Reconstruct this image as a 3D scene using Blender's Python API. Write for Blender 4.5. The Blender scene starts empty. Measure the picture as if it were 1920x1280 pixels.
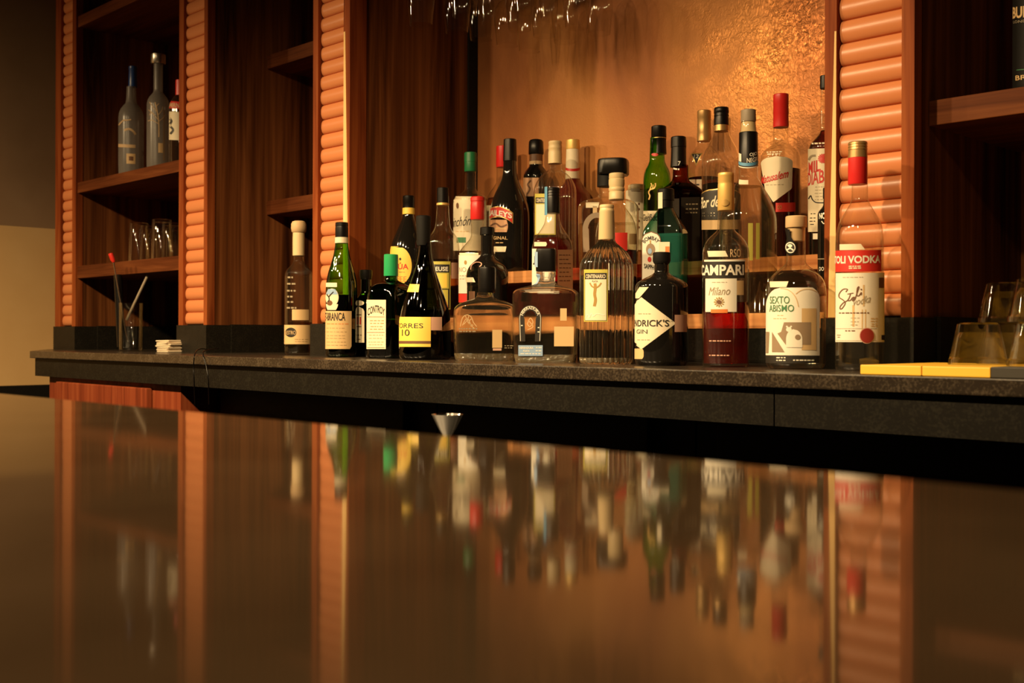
import bpy, bmesh, math, random
from mathutils import Vector, Matrix
random.seed(7)
sc = bpy.context.scene
COL = sc.collection

# ------------------------------------------------------------------ camera
FPX, DV = 2100.0, 2060.0                 # focal length in pixels, pixels from the centre to the vanishing point of the bar
TH = math.atan2(FPX, DV)                 # the camera looks this far left of the back wall's normal
CT, ST, TT = math.cos(TH), math.sin(TH), FPX / DV
ROLL, H0 = 0.0029, 630.9
KZ, CZ, BZ = 0.90, 0.949, 0.891          # back counter top, camera, bar top
cam_d = bpy.data.cameras.new('camera'); cam = bpy.data.objects.new('camera', cam_d); COL.objects.link(cam)
cam_d.sensor_width = 36.0; cam_d.lens = FPX / 1920 * 36
cam_d.shift_y = -(640 - H0) / 1920
cam_d.clip_start = 0.01
cam.matrix_world = Matrix.Translation((0, 0, CZ)) @ Matrix.Rotation(TH, 4, 'Z') @ Matrix.Rotation(math.pi/2, 4, 'X') @ Matrix.Rotation(ROLL, 4, 'Z')
cam_d.dof.use_dof = True; cam_d.dof.focus_distance = 2.15; cam_d.dof.aperture_fstop = 8.0
sc.camera = cam

# ------------------------------------------------------------------ world, lamps, exposure
w = bpy.data.worlds.new('world'); sc.world = w; w.use_nodes = True
w.node_tree.nodes['Background'].inputs['Color'].default_value = (1.0, 0.62, 0.34, 1)
w.node_tree.nodes['Background'].inputs['Strength'].default_value = 0.028
vs = sc.view_settings
vs.view_transform = 'Standard'; vs.look = 'None'; vs.gamma = 1.0; vs.exposure = 0.0; vs.use_curve_mapping = False
cy = sc.cycles
cy.transparent_max_bounces = 40; cy.max_bounces = 14; cy.transmission_bounces = 12
cy.caustics_reflective = False; cy.caustics_refractive = False
cy.sample_clamp_indirect = 3.0; cy.use_denoising = True
LAMPS = [(-3.75, 42), (-3.05, 40), (-2.42, 82), (-1.75, 90), (-1.1, 90), (-0.35, 14)]
for lx, pw in LAMPS:                     # pendant spots over the bar; the weak rightmost one is an added fill
    ld = bpy.data.lights.new('pendant_or_fill_light', 'SPOT'); ld.energy = pw * 1.75; ld.color = (1.0, 0.70, 0.36)
    ld.spot_size = math.radians(168 if lx < -3.5 else 140); ld.spot_blend = 1.0; ld.shadow_soft_size = 0.035
    lo = bpy.data.objects.new('pendant_or_fill_light', ld); COL.objects.link(lo)
    lo.location = (lx, 0.10, 2.05)
    lo.rotation_euler = (math.radians(21), 0, 0)

# ------------------------------------------------------------------ pixel helpers (photograph frame -> real distances)
def unroll(x, y):
    dx, dy = x - 960.0, y - 640.0
    return 960 + dx + ROLL * dy, 640 + dy - ROLL * dx
def ratio(x):
    u = (x - 960.0) / FPX
    return (u - TT) / (1 + u * TT)
def scale(x, Y):                          # pixels per metre at pixel column x on the plane Y
    return FPX * CT * (1 + (x - 960.0) / DV) / Y
def PX(x, Y): return ratio(x) * Y
def PZ(x, y, Y):
    xu, yu = unroll(x, y)
    return CZ + (H0 - yu) / scale(xu, Y)
def P(x, y, Y): return Vector((PX(unroll(x, y)[0], Y), Y, PZ(x, y, Y)))
def Yof(x, X): return X / ratio(x)

# ------------------------------------------------------------------ objects
def tag(o, label=None, cat=None, group=None, kind=None):
    if label: o['label'] = label
    if cat: o['category'] = cat
    if group: o['group'] = group
    if kind: o['kind'] = kind
    return o
def empty(name, loc, label=None, cat=None, group=None):
    o = bpy.data.objects.new(name, None); o.location = loc; o.empty_display_size = 0.02; COL.objects.link(o)
    return tag(o, label, cat, group)
def link(name, verts, faces, mats, parent=None, smooth=0, midx=None, loc=None):
    me = bpy.data.meshes.new(name); me.from_pydata([tuple(v) for v in verts], [], faces)
    for m in (mats if isinstance(mats, (list, tuple)) else [mats]): me.materials.append(m)
    if midx: me.polygons.foreach_set('material_index', midx)
    bm = bmesh.new(); bm.from_mesh(me); bmesh.ops.recalc_face_normals(bm, faces=bm.faces); bm.to_mesh(me); bm.free()
    if smooth:
        me.polygons.foreach_set('use_smooth', [True] * len(me.polygons))
        try: me.set_sharp_from_angle(angle=math.radians(smooth))
        except Exception: pass
    me.update()
    o = bpy.data.objects.new(name, me); COL.objects.link(o)
    if parent: o.parent = parent
    if loc is not None: o.location = loc
    return o
def box_vf(x0, x1, y0, y1, z0, z1):
    v = [(x0,y0,z0),(x1,y0,z0),(x1,y1,z0),(x0,y1,z0),(x0,y0,z1),(x1,y0,z1),(x1,y1,z1),(x0,y1,z1)]
    f = [(0,3,2,1),(4,5,6,7),(0,1,5,4),(1,2,6,5),(2,3,7,6),(3,0,4,7)]
    return v, f
def bevel_mesh(o, w, seg=2):
    bm = bmesh.new(); bm.from_mesh(o.data)
    bmesh.ops.bevel(bm, geom=bm.edges[:], offset=w, segments=seg, affect='EDGES', profile=0.6)
    bm.to_mesh(o.data); bm.free()
    return o
def box(name, x0, x1, y0, y1, z0, z1, m, parent=None, bev=0.0, origin=None):
    v, f = box_vf(x0, x1, y0, y1, z0, z1)
    if origin is not None: v = [(a-origin[0], b-origin[1], c-origin[2]) for a, b, c in v]
    o = link(name, v, f, m, parent)
    if bev: bevel_mesh(o, bev)
    if origin is not None and parent is None: o.location = origin
    return o
def tube_vf(pts, r, n=10):
    pts = [Vector(p) for p in pts]; V, F = [], []
    up0 = Vector((0.13, 0.37, 1)).normalized()
    for i, p in enumerate(pts):
        t = (pts[min(i+1, len(pts)-1)] - pts[max(i-1, 0)]).normalized()
        a = t.cross(up0)
        if a.length < 1e-3: a = t.cross(Vector((1, 0, 0)))
        a.normalize(); b = t.cross(a)
        rr = r[i] if isinstance(r, (list, tuple)) else r
        for k in range(n):
            an = 2*math.pi*k/n
            V.append(p + a*rr*math.cos(an) + b*rr*math.sin(an))
    for i in range(len(pts)-1):
        for k in range(n):
            F.append((i*n+k, i*n+(k+1) % n, (i+1)*n+(k+1) % n, (i+1)*n+k))
    F.append(tuple(range(n))); F.append(tuple((len(pts)-1)*n + k for k in range(n)))
    return V, F
def spline(pts, n=8):
    pts = [Vector(p) for p in pts]; out = []
    for i in range(len(pts)-1):
        p0, p1, p2, p3 = pts[max(i-1,0)], pts[i], pts[i+1], pts[min(i+2,len(pts)-1)]
        for k in range(n):
            t = k/n
            out.append(0.5*((2*p1)+(-p0+p2)*t+(2*p0-5*p1+4*p2-p3)*t*t+(-p0+3*p1-3*p2+p3)*t**3))
    out.append(pts[-1]); return out
def lathe_vf(prof, n=48, close0=True, close1=True):
    V, F, rings = [], [], []
    for r, z in prof:
        if r < 1e-6: rings.append([len(V)]); V.append((0, 0, z))
        else:
            rings.append(list(range(len(V), len(V)+n)))
            V += [(r*math.cos(2*math.pi*k/n), r*math.sin(2*math.pi*k/n), z) for k in range(n)]
    for a, b in zip(rings, rings[1:]):
        for k in range(n):
            k2 = (k+1) % n
            if len(a) == 1 and len(b) == 1: continue
            if len(a) == 1: F.append((a[0], b[k2], b[k]))
            elif len(b) == 1: F.append((a[k], a[k2], b[0]))
            else: F.append((a[k], a[k2], b[k2], b[k]))
    if close0 and len(rings[0]) > 1: F.append(tuple(reversed(rings[0])))
    if close1 and len(rings[-1]) > 1: F.append(tuple(rings[-1]))
    return V, F

# ------------------------------------------------------------------ materials
def nodes_of(name):
    m = bpy.data.materials.new(name); m.use_nodes = True
    return m, m.node_tree.nodes, m.node_tree.links, m.node_tree.nodes['Principled BSDF']
def setp(b, **kw):
    names = dict(col='Base Color', rough='Roughness', metal='Metallic', spec='Specular IOR Level', coat='Coat Weight', coatr='Coat Roughness', ior='IOR', sub='Subsurface Weight', trans='Transmission Weight')
    for k, v in kw.items():
        b.inputs[names[k]].default_value = (*v, 1) if isinstance(v, tuple) else v
def plain(name, col, rough=0.5, metal=0.0, spec=0.5, coat=0.0):
    m, N, L, b = nodes_of(name); setp(b, col=col, rough=rough, metal=metal, spec=spec, coat=coat, coatr=0.05)
    t = N.new('ShaderNodeTexNoise'); t.inputs['Scale'].default_value = 90; t.inputs['Detail'].default_value = 3
    tc = N.new('ShaderNodeTexCoord'); L.new(tc.outputs['Object'], t.inputs['Vector'])
    r = N.new('ShaderNodeMapRange'); L.new(t.outputs['Fac'], r.inputs['Value'])
    r.inputs['To Min'].default_value = max(rough*0.85, 0.01); r.inputs['To Max'].default_value = min(rough*1.15, 1)
    L.new(r.outputs['Result'], b.inputs['Roughness'])
    return m
def ramp(N, stops):
    r = N.new('ShaderNodeValToRGB'); e = r.color_ramp.elements
    while len(e) > 1: e.remove(e[-1])
    e[0].position = stops[0][0]; e[0].color = (*stops[0][1], 1)
    for p, c in stops[1:]:
        x = e.new(p); x.color = (*c, 1)
    return r
def wood(name, dark, mid, light, axis='z', sc_=1.0, rough=0.5, coat=0.02):
    m, N, L, b = nodes_of(name); setp(b, rough=rough, coat=coat, coatr=0.2, spec=0.06)
    tc = N.new('ShaderNodeTexCoord'); mp = N.new('ShaderNodeMapping'); L.new(tc.outputs['Object'], mp.inputs['Vector'])
    s = [28*sc_, 28*sc_, 28*sc_]; s['xyz'.index(axis)] = 1.6*sc_
    mp.inputs['Scale'].default_value = s
    n1 = N.new('ShaderNodeTexNoise'); n1.inputs['Scale'].default_value = 1.0; n1.inputs['Detail'].default_value = 6; n1.inputs['Distortion'].default_value = 1.1
    L.new(mp.outputs['Vector'], n1.inputs['Vector'])
    mp2 = N.new('ShaderNodeMapping'); L.new(tc.outputs['Object'], mp2.inputs['Vector'])
    s2 = [200*sc_]*3; s2['xyz'.index(axis)] = 5*sc_
    mp2.inputs['Scale'].default_value = s2
    n2 = N.new('ShaderNodeTexNoise'); n2.inputs['Scale'].default_value = 1.0; n2.inputs['Detail'].default_value = 2
    L.new(mp2.outputs['Vector'], n2.inputs['Vector'])
    mx = N.new('ShaderNodeMath'); mx.operation = 'MULTIPLY_ADD'; mx.inputs[1].default_value = 0.28
    L.new(n2.outputs['Fac'], mx.inputs[0]); L.new(n1.outputs['Fac'], mx.inputs[2])
    r = ramp(N, [(0.42, dark), (0.60, mid), (0.82, light)])
    L.new(mx.outputs['Value'], r.inputs['Fac']); L.new(r.outputs['Color'], b.inputs['Base Color'])
    bp = N.new('ShaderNodeBump'); bp.inputs['Strength'].default_value = 0.08; bp.inputs['Distance'].default_value = 0.002
    L.new(mx.outputs['Value'], bp.inputs['Height']); L.new(bp.outputs['Normal'], b.inputs['Normal'])
    return m
def stone(name, base, fleck, rough=0.3, scale_=260, spec=0.5):
    m, N, L, b = nodes_of(name); setp(b, rough=rough, spec=spec)
    tc = N.new('ShaderNodeTexCoord')
    n1 = N.new('ShaderNodeTexNoise'); n1.inputs['Scale'].default_value = scale_; n1.inputs['Detail'].default_value = 2
    n2 = N.new('ShaderNodeTexNoise'); n2.inputs['Scale'].default_value = scale_*0.14; n2.inputs['Detail'].default_value = 3
    for n in (n1, n2): L.new(tc.outputs['Object'], n.inputs['Vector'])
    ad = N.new('ShaderNodeMath'); ad.operation = 'MULTIPLY_ADD'; ad.inputs[1].default_value = 0.5
    L.new(n2.outputs['Fac'], ad.inputs[0]); L.new(n1.outputs['Fac'], ad.inputs[2])
    r = ramp(N, [(0.72, base), (0.80, tuple(0.6*p+0.4*q for p, q in zip(base, fleck))), (0.95, fleck)])
    L.new(ad.outputs['Value'], r.inputs['Fac']); L.new(r.outputs['Color'], b.inputs['Base Color'])
    return m
def thin_glass(name, tint, rough=0.03, fmul=1.0, haze=0.0, hazecol=(0.5, 0.45, 0.4), bump=0.0):
    """single-walled glass: straight-through transmission, tinted along the path length, with Fresnel reflection"""
    m = bpy.data.materials.new(name); m.use_nodes = True; N, L = m.node_tree.nodes, m.node_tree.links
    N.clear()
    out = N.new('ShaderNodeOutputMaterial'); geo = N.new('ShaderNodeNewGeometry')
    ior = N.new('ShaderNodeMath'); ior.operation = 'MULTIPLY_ADD'; ior.inputs[1].default_value = 1/1.5 - 1.5; ior.inputs[2].default_value = 1.5
    L.new(geo.outputs['Backfacing'], ior.inputs[0])
    fr = N.new('ShaderNodeFresnel'); L.new(ior.outputs[0], fr.inputs['IOR'])
    fm = N.new('ShaderNodeMath'); fm.operation = 'MULTIPLY'; fm.use_clamp = True; fm.inputs[1].default_value = fmul; L.new(fr.outputs[0], fm.inputs[0])
    dot = N.new('ShaderNodeVectorMath'); dot.operation = 'DOT_PRODUCT'
    L.new(geo.outputs['Normal'], dot.inputs[0]); L.new(geo.outputs['Incoming'], dot.inputs[1])
    ab = N.new('ShaderNodeMath'); ab.operation = 'ABSOLUTE'; L.new(dot.outputs['Value'], ab.inputs[0])
    mxx = N.new('ShaderNodeMath'); mxx.operation = 'MAXIMUM'; mxx.inputs[1].default_value = 0.14; L.new(ab.outputs[0], mxx.inputs[0])
    inv = N.new('ShaderNodeMath'); inv.operation = 'DIVIDE'; inv.inputs[0].default_value = 1.0; L.new(mxx.outputs[0], inv.inputs[1])
    cb = N.new('ShaderNodeCombineColor')
    for i in range(3):
        p = N.new('ShaderNodeMath'); p.operation = 'POWER'; p.inputs[0].default_value = tint[i]
        L.new(inv.outputs[0], p.inputs[1]); L.new(p.outputs[0], cb.inputs[i])
    tr = N.new('ShaderNodeBsdfTransparent'); L.new(cb.outputs[0], tr.inputs['Color'])
    gl = N.new('ShaderNodeBsdfGlossy'); gl.inputs['Roughness'].default_value = rough; gl.inputs['Color'].default_value = (1, 1, 1, 1)
    mix = N.new('ShaderNodeMixShader'); L.new(fm.outputs[0], mix.inputs[0]); L.new(tr.outputs[0], mix.inputs[1]); L.new(gl.outputs[0], mix.inputs[2])
    if bump:
        tc = N.new('ShaderNodeTexCoord'); nz = N.new('ShaderNodeTexNoise'); nz.inputs['Scale'].default_value = 120; nz.inputs['Detail'].default_value = 2; L.new(tc.outputs['Object'], nz.inputs['Vector'])
        bp = N.new('ShaderNodeBump'); bp.inputs['Strength'].default_value = bump; bp.inputs['Distance'].default_value = 0.01; L.new(nz.outputs['Fac'], bp.inputs['Height']); L.new(bp.outputs['Normal'], gl.inputs['Normal'])
    last = mix
    if haze:
        df = N.new('ShaderNodeBsdfDiffuse'); df.inputs['Color'].default_value = (*hazecol, 1)
        tl = N.new('ShaderNodeBsdfTranslucent'); tl.inputs['Color'].default_value = (*hazecol, 1)
        a = N.new('ShaderNodeMixShader'); a.inputs[0].default_value = 0.5; L.new(df.outputs[0], a.inputs[1]); L.new(tl.outputs[0], a.inputs[2])
        m2 = N.new('ShaderNodeMixShader'); m2.inputs[0].default_value = haze; L.new(mix.outputs[0], m2.inputs[1]); L.new(a.outputs[0], m2.inputs[2]); last = m2
    L.new(last.outputs[0], out.inputs['Surface'])
    return m
def solid_glass(name, col, ior=1.45, clear=0.35, haze=0.0):
    """refracting glass or spirit, part of the light passing straight (thin walls, empty inside), a warm haze colour standing in for light caught inside"""
    m = bpy.data.materials.new(name); m.use_nodes = True; N, L = m.node_tree.nodes, m.node_tree.links
    N.clear(); out = N.new('ShaderNodeOutputMaterial')
    g = N.new('ShaderNodeBsdfGlass'); g.inputs['Color'].default_value = (*col, 1); g.inputs['IOR'].default_value = ior; g.inputs['Roughness'].default_value = 0.0
    t = N.new('ShaderNodeBsdfTransparent'); t.inputs['Color'].default_value = (*col, 1)
    mx = N.new('ShaderNodeMixShader'); mx.inputs[0].default_value = clear
    L.new(g.outputs[0], mx.inputs[1]); L.new(t.outputs[0], mx.inputs[2])
    df = N.new('ShaderNodeBsdfDiffuse'); df.inputs['Color'].default_value = (0.8, 0.68, 0.45, 1); tl = N.new('ShaderNodeBsdfTranslucent'); tl.inputs['Color'].default_value = (0.8, 0.68, 0.45, 1)
    a = N.new('ShaderNodeMixShader'); L.new(df.outputs[0], a.inputs[1]); L.new(tl.outputs[0], a.inputs[2])
    gs = N.new('ShaderNodeBsdfGlossy'); gs.inputs['Roughness'].default_value = 0.05; b2 = N.new('ShaderNodeMixShader'); b2.inputs[0].default_value = 0.35; L.new(a.outputs[0], b2.inputs[1]); L.new(gs.outputs[0], b2.inputs[2])
    m2 = N.new('ShaderNodeMixShader'); m2.inputs[0].default_value = haze; L.new(mx.outputs[0], m2.inputs[1]); L.new(b2.outputs[0], m2.inputs[2]); L.new(m2.outputs[0], out.inputs['Surface'])
    return m

M = {}
M['panel'] = wood('dark_parota_panel', (0.030, 0.0095, 0.0035), (0.135, 0.043, 0.013), (0.27, 0.095, 0.030), 'z', 0.6)
M['redwood'] = wood('red_brown_board', (0.11, 0.023, 0.006), (0.21, 0.046, 0.012), (0.31, 0.082, 0.021), 'z', 1.0, rough=0.5, coat=0.0)
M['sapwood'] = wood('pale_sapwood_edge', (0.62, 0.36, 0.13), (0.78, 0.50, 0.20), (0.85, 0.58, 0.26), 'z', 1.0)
M['shelf'] = wood('shelf_edge_wood', (0.055, 0.014, 0.004), (0.115, 0.032, 0.010), (0.19, 0.060, 0.018), 'x', 1.0)
M['step'] = wood('riser_plank_wood', (0.34, 0.12, 0.04), (0.52, 0.22, 0.08), (0.68, 0.34, 0.13), 'x', 1.0, rough=0.45)
M['cabinet'] = wood('cabinet_red_wood', (0.10, 0.020, 0.008), (0.17, 0.034, 0.013), (0.24, 0.06, 0.022), 'z', 1.0)
M['tile'] = plain('glazed_terracotta', (0.62, 0.225, 0.088), 0.30, spec=0.3)
M['stone_top'] = stone('dark_counter_stone', (0.022, 0.016, 0.011), (0.06, 0.045, 0.03), 0.24)
M['stone_face'] = stone('dark_band_stone', (0.0055, 0.0045, 0.003), (0.012, 0.0105, 0.007), 0.5, spec=0.15)
M['stone_base'] = stone('black_skirting_stone', (0.009, 0.0075, 0.005), (0.017, 0.014, 0.0095), 0.5, spec=0.2)
M['black'] = plain('black_plastic', (0.006, 0.005, 0.0045), 0.32, spec=0.28)
M['blackmatte'] = plain('matte_black', (0.008, 0.007, 0.006), 0.6, spec=0.2)
M['rubber'] = plain('dark_rubber', (0.035, 0.030, 0.022), 0.6)
M['blackglass'] = plain('opaque_black_glass', (0.008, 0.007, 0.006), 0.06, coat=0.6)
M['darkgreenglass'] = plain('opaque_dark_green_glass', (0.008, 0.020, 0.007), 0.06, coat=0.5)
M['darkredglass'] = plain('dark_red_bottle', (0.10, 0.012, 0.008), 0.08, coat=0.5)
M['cream'] = plain('cream_paper', (0.80, 0.70, 0.50), 0.55)
M['white'] = plain('white_paper', (0.85, 0.80, 0.68), 0.5)
M['tan'] = plain('tan_paper', (0.68, 0.46, 0.22), 0.55)
M['peach'] = plain('peach_print', (0.62, 0.34, 0.18), 0.5)
M['pink'] = plain('pink_tax_paper', (0.66, 0.38, 0.27), 0.55)
M['yellow'] = plain('yellow_paper', (0.90, 0.62, 0.10), 0.5)
M['olive'] = plain('olive_yellow_paper', (0.52, 0.46, 0.08), 0.5)
M['print'] = plain('faint_print', (0.36, 0.24, 0.11), 0.5)
M['ink'] = plain('black_ink', (0.018, 0.014, 0.010), 0.5)
M['brownink'] = plain('brown_ink', (0.16, 0.07, 0.03), 0.5)
M['greenink'] = plain('green_ink', (0.05, 0.20, 0.08), 0.5)
M['greyink'] = plain('grey_ink', (0.34, 0.27, 0.17), 0.5)
M['taupe'] = plain('taupe_print', (0.30, 0.21, 0.13), 0.5)
M['redink'] = plain('red_ink', (0.62, 0.03, 0.02), 0.45)
M['sealred'] = plain('dark_red_seal', (0.30, 0.025, 0.018), 0.45)
M['orange'] = plain('orange_print', (0.72, 0.20, 0.04), 0.5)
M['gold'] = plain('gold_print', (0.75, 0.48, 0.16), 0.3, metal=0.6)
M['goldcap'] = plain('gold_cap', (0.80, 0.52, 0.16), 0.38, metal=0.35)
M['bronzecap'] = plain('bronze_cap', (0.45, 0.27, 0.10), 0.35, metal=0.5)
M['redcap'] = plain('red_cap', (0.66, 0.022, 0.020), 0.32)
M['greencap'] = plain('green_cap', (0.02, 0.36, 0.12), 0.35)
M['darkgreencap'] = plain('dark_green_cap', (0.015, 0.17, 0.06), 0.4)
M['bluecap'] = plain('blue_cap', (0.02, 0.06, 0.22), 0.3)
M['greycap'] = plain('grey_cap', (0.30, 0.24, 0.17), 0.5)
M['bluestrip'] = plain('blue_tax_strip', (0.12, 0.34, 0.55), 0.5)
M['bluelabel'] = plain('blue_label', (0.28, 0.42, 0.62), 0.5)
M['cork'] = plain('pale_cork', (0.62, 0.42, 0.22), 0.6)
M['creamcap'] = plain('cream_foil', (0.72, 0.55, 0.30), 0.42)
M['silver'] = plain('silver_cap', (0.62, 0.58, 0.5), 0.25, metal=0.9)
M['steel'] = plain('polished_steel', (0.75, 0.72, 0.68), 0.12, metal=1.0)
M['darksteel'] = plain('dark_steel', (0.03, 0.03, 0.03), 0.45, metal=0.4)
M['board_yellow'] = plain('yellow_board', (0.90, 0.52, 0.05), 0.5)
M['paper'] = plain('napkin_paper', (0.74, 0.60, 0.42), 0.8)
M['redplastic'] = plain('red_plastic', (0.70, 0.03, 0.02), 0.3)
M['floor'] = stone('dark_floor', (0.02, 0.016, 0.012), (0.05, 0.04, 0.03), 0.6, 60)
M['ceiling'] = plain('dark_ceiling', (0.10, 0.07, 0.045), 0.9)
M['clear'] = thin_glass('clear_glass', (0.965, 0.96, 0.935), fmul=1.6, haze=0.012, hazecol=(0.8, 0.68, 0.45))  # faint warm haze colour stands in for light in the glass
M['glint'] = thin_glass('wavy_base_glints', (0.96, 0.92, 0.80), 0.10, fmul=4.0, bump=1.0, haze=0.16, hazecol=(0.85, 0.66, 0.34))  # cream haze in the colour stands in for lamp glints at bottle bases
M['green'] = thin_glass('green_glass', (0.30, 0.58, 0.10), fmul=1.4)
M['deepgreen'] = thin_glass('deep_green_glass', (0.12, 0.38, 0.10), fmul=1.4)
M['olivedark'] = thin_glass('olive_dark_glass', (0.10, 0.11, 0.03), fmul=1.4)
M['brightgreen'] = thin_glass('bright_green_glass', (0.42, 0.80, 0.16), fmul=1.4)
M['bluegreen'] = thin_glass('blue_green_glass', (0.58, 0.78, 0.72), fmul=1.4)
M['frost'] = thin_glass('frosted_glass', (0.62, 0.58, 0.54), 0.25, 1.2, haze=0.5, hazecol=(0.52, 0.48, 0.44))
M['lens'] = solid_glass('thick_clear_glass', (0.99, 0.985, 0.95), 1.42, 0.30, 0.022)  # its warm haze brightens the dark inside of the bottle
M['fluted'] = solid_glass('fluted_clear_glass', (0.99, 0.985, 0.95), 1.45, 0.08, 0.02)
M['spirit'] = solid_glass('clear_spirit', (0.97, 0.96, 0.92), 1.33, 0.45)
M['amber'] = thin_glass('amber_spirit', (0.55, 0.22, 0.05), fmul=0.4)
M['darkamber'] = thin_glass('dark_amber_spirit', (0.26, 0.07, 0.02), fmul=0.4)
M['redspirit'] = thin_glass('red_spirit', (0.74, 0.05, 0.025), fmul=0.4, haze=0.12, hazecol=(0.5, 0.02, 0.01))
M['blackspirit'] = thin_glass('very_dark_spirit', (0.02, 0.02, 0.012), fmul=0.4)
M['greendark'] = thin_glass('dark_green_liqueur', (0.05, 0.16, 0.04), fmul=0.4)
M['palegold'] = thin_glass('pale_gold_spirit', (0.80, 0.62, 0.30), fmul=0.4)
M['water'] = thin_glass('clear_liquid', (0.95, 0.94, 0.90), fmul=0.8)
M['gelgreen'] = thin_glass('gin_with_glow', (0.62, 0.90, 0.84), fmul=0.6, haze=0.30, hazecol=(0.24, 0.62, 0.56))  # turquoise haze colour stands in for light scattered in the bottle

def copper_wall():
    """copper coloured waxed plaster: matt for the most part, burnished in patches, most of all high up at the right"""
    m, N, L, b = nodes_of('copper_stucco'); setp(b, metal=0.35, rough=0.5, spec=0.3)
    tc = N.new('ShaderNodeTexCoord')
    def noise(s, d, dist=0.0, sock=None):
        n = N.new('ShaderNodeTexNoise'); n.inputs['Scale'].default_value = s; n.inputs['Detail'].default_value = d; n.inputs['Distortion'].default_value = dist
        L.new(sock or tc.outputs['Object'], n.inputs['Vector']); return n
    mp = N.new('ShaderNodeMapping'); mp.inputs['Scale'].default_value = (1, 1, 0.45); L.new(tc.outputs['Object'], mp.inputs['Vector'])
    n1 = noise(3.6, 6, 0.4, mp.outputs['Vector'])
    r = ramp(N, [(0.33, (0.26, 0.090, 0.030)), (0.50, (0.40, 0.145, 0.045)), (0.68, (0.52, 0.22, 0.066))])
    L.new(n1.outputs['Fac'], r.inputs['Fac']); L.new(r.outputs['Color'], b.inputs['Base Color'])
    n2 = noise(85, 5, 1.6); n3 = noise(14, 3)
    ad = N.new('ShaderNodeMath'); ad.operation = 'MULTIPLY_ADD'; ad.inputs[1].default_value = 2.0
    L.new(n3.outputs['Fac'], ad.inputs[0]); L.new(n2.outputs['Fac'], ad.inputs[2])
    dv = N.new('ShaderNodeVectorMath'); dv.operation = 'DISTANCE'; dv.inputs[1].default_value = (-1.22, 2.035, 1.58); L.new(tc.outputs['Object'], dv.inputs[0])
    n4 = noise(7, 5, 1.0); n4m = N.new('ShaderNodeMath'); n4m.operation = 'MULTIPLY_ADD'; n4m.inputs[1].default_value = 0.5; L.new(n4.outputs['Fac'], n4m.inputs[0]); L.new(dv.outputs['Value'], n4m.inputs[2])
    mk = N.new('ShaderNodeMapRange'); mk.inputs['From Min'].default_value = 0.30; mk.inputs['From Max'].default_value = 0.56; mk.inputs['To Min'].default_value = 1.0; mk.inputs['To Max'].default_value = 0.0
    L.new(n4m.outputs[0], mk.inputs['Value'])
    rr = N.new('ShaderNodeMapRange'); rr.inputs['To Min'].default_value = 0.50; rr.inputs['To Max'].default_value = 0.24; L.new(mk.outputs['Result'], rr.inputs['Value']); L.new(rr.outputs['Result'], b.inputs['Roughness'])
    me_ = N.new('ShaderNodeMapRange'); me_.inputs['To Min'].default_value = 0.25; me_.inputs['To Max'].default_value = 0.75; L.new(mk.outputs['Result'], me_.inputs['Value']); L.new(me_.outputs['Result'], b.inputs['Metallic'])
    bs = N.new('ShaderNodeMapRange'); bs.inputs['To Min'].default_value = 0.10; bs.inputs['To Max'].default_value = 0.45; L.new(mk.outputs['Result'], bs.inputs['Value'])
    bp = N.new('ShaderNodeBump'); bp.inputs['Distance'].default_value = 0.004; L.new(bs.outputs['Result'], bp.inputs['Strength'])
    L.new(ad.outputs[0], bp.inputs['Height']); L.new(bp.outputs['Normal'], b.inputs['Normal'])
    return m
def side_wall():
    """two paints: the lower one lighter, meeting on a level line with chipped patches"""
    m, N, L, b = nodes_of('two_tone_wall_paint'); setp(b, rough=0.75)
    tc = N.new('ShaderNodeTexCoord'); sx = N.new('ShaderNodeSeparateXYZ'); L.new(tc.outputs['Object'], sx.inputs[0])
    st = N.new('ShaderNodeMath'); st.operation = 'GREATER_THAN'; st.inputs[1].default_value = WALL_SPLIT; L.new(sx.outputs['Z'], st.inputs[0])
    n = N.new('ShaderNodeTexNoise'); n.inputs['Scale'].default_value = 5; n.inputs['Detail'].default_value = 4; L.new(tc.outputs['Object'], n.inputs['Vector'])
    up = ramp(N, [(0.3, (0.30, 0.185, 0.10)), (0.7, (0.36, 0.23, 0.13))]); lo = ramp(N, [(0.3, (0.76, 0.48, 0.20)), (0.7, (0.82, 0.54, 0.24))])
    L.new(n.outputs['Fac'], up.inputs['Fac']); L.new(n.outputs['Fac'], lo.inputs['Fac'])
    mx = N.new('ShaderNodeMix'); mx.data_type = 'RGBA'; L.new(st.outputs[0], mx.inputs['Factor'])
    L.new(lo.outputs['Color'], mx.inputs['A']); L.new(up.outputs['Color'], mx.inputs['B'])
    L.new(mx.outputs['Result'], b.inputs['Base Color'])
    return m
def bar_top_mat():
    m, N, L, b = nodes_of('polished_bar_top'); setp(b, rough=0.05, spec=0.3)
    tc = N.new('ShaderNodeTexCoord'); n = N.new('ShaderNodeTexNoise'); n.inputs['Scale'].default_value = 14; n.inputs['Detail'].default_value = 5; L.new(tc.outputs['Object'], n.inputs['Vector'])
    r = ramp(N, [(0.35, (0.040, 0.0245, 0.0130)), (0.65, (0.050, 0.031, 0.0165))]); L.new(n.outputs['Fac'], r.inputs['Fac']); L.new(r.outputs['Color'], b.inputs['Base Color'])
    mr = N.new('ShaderNodeMapRange'); mr.inputs['To Min'].default_value = 0.042; mr.inputs['To Max'].default_value = 0.070
    L.new(n.outputs['Fac'], mr.inputs['Value']); L.new(mr.outputs['Result'], b.inputs['Roughness'])
    return m
WALL_SPLIT = 1.357
M['copper'] = copper_wall(); M['sidewall'] = side_wall(); M['bartop'] = bar_top_mat()

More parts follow.
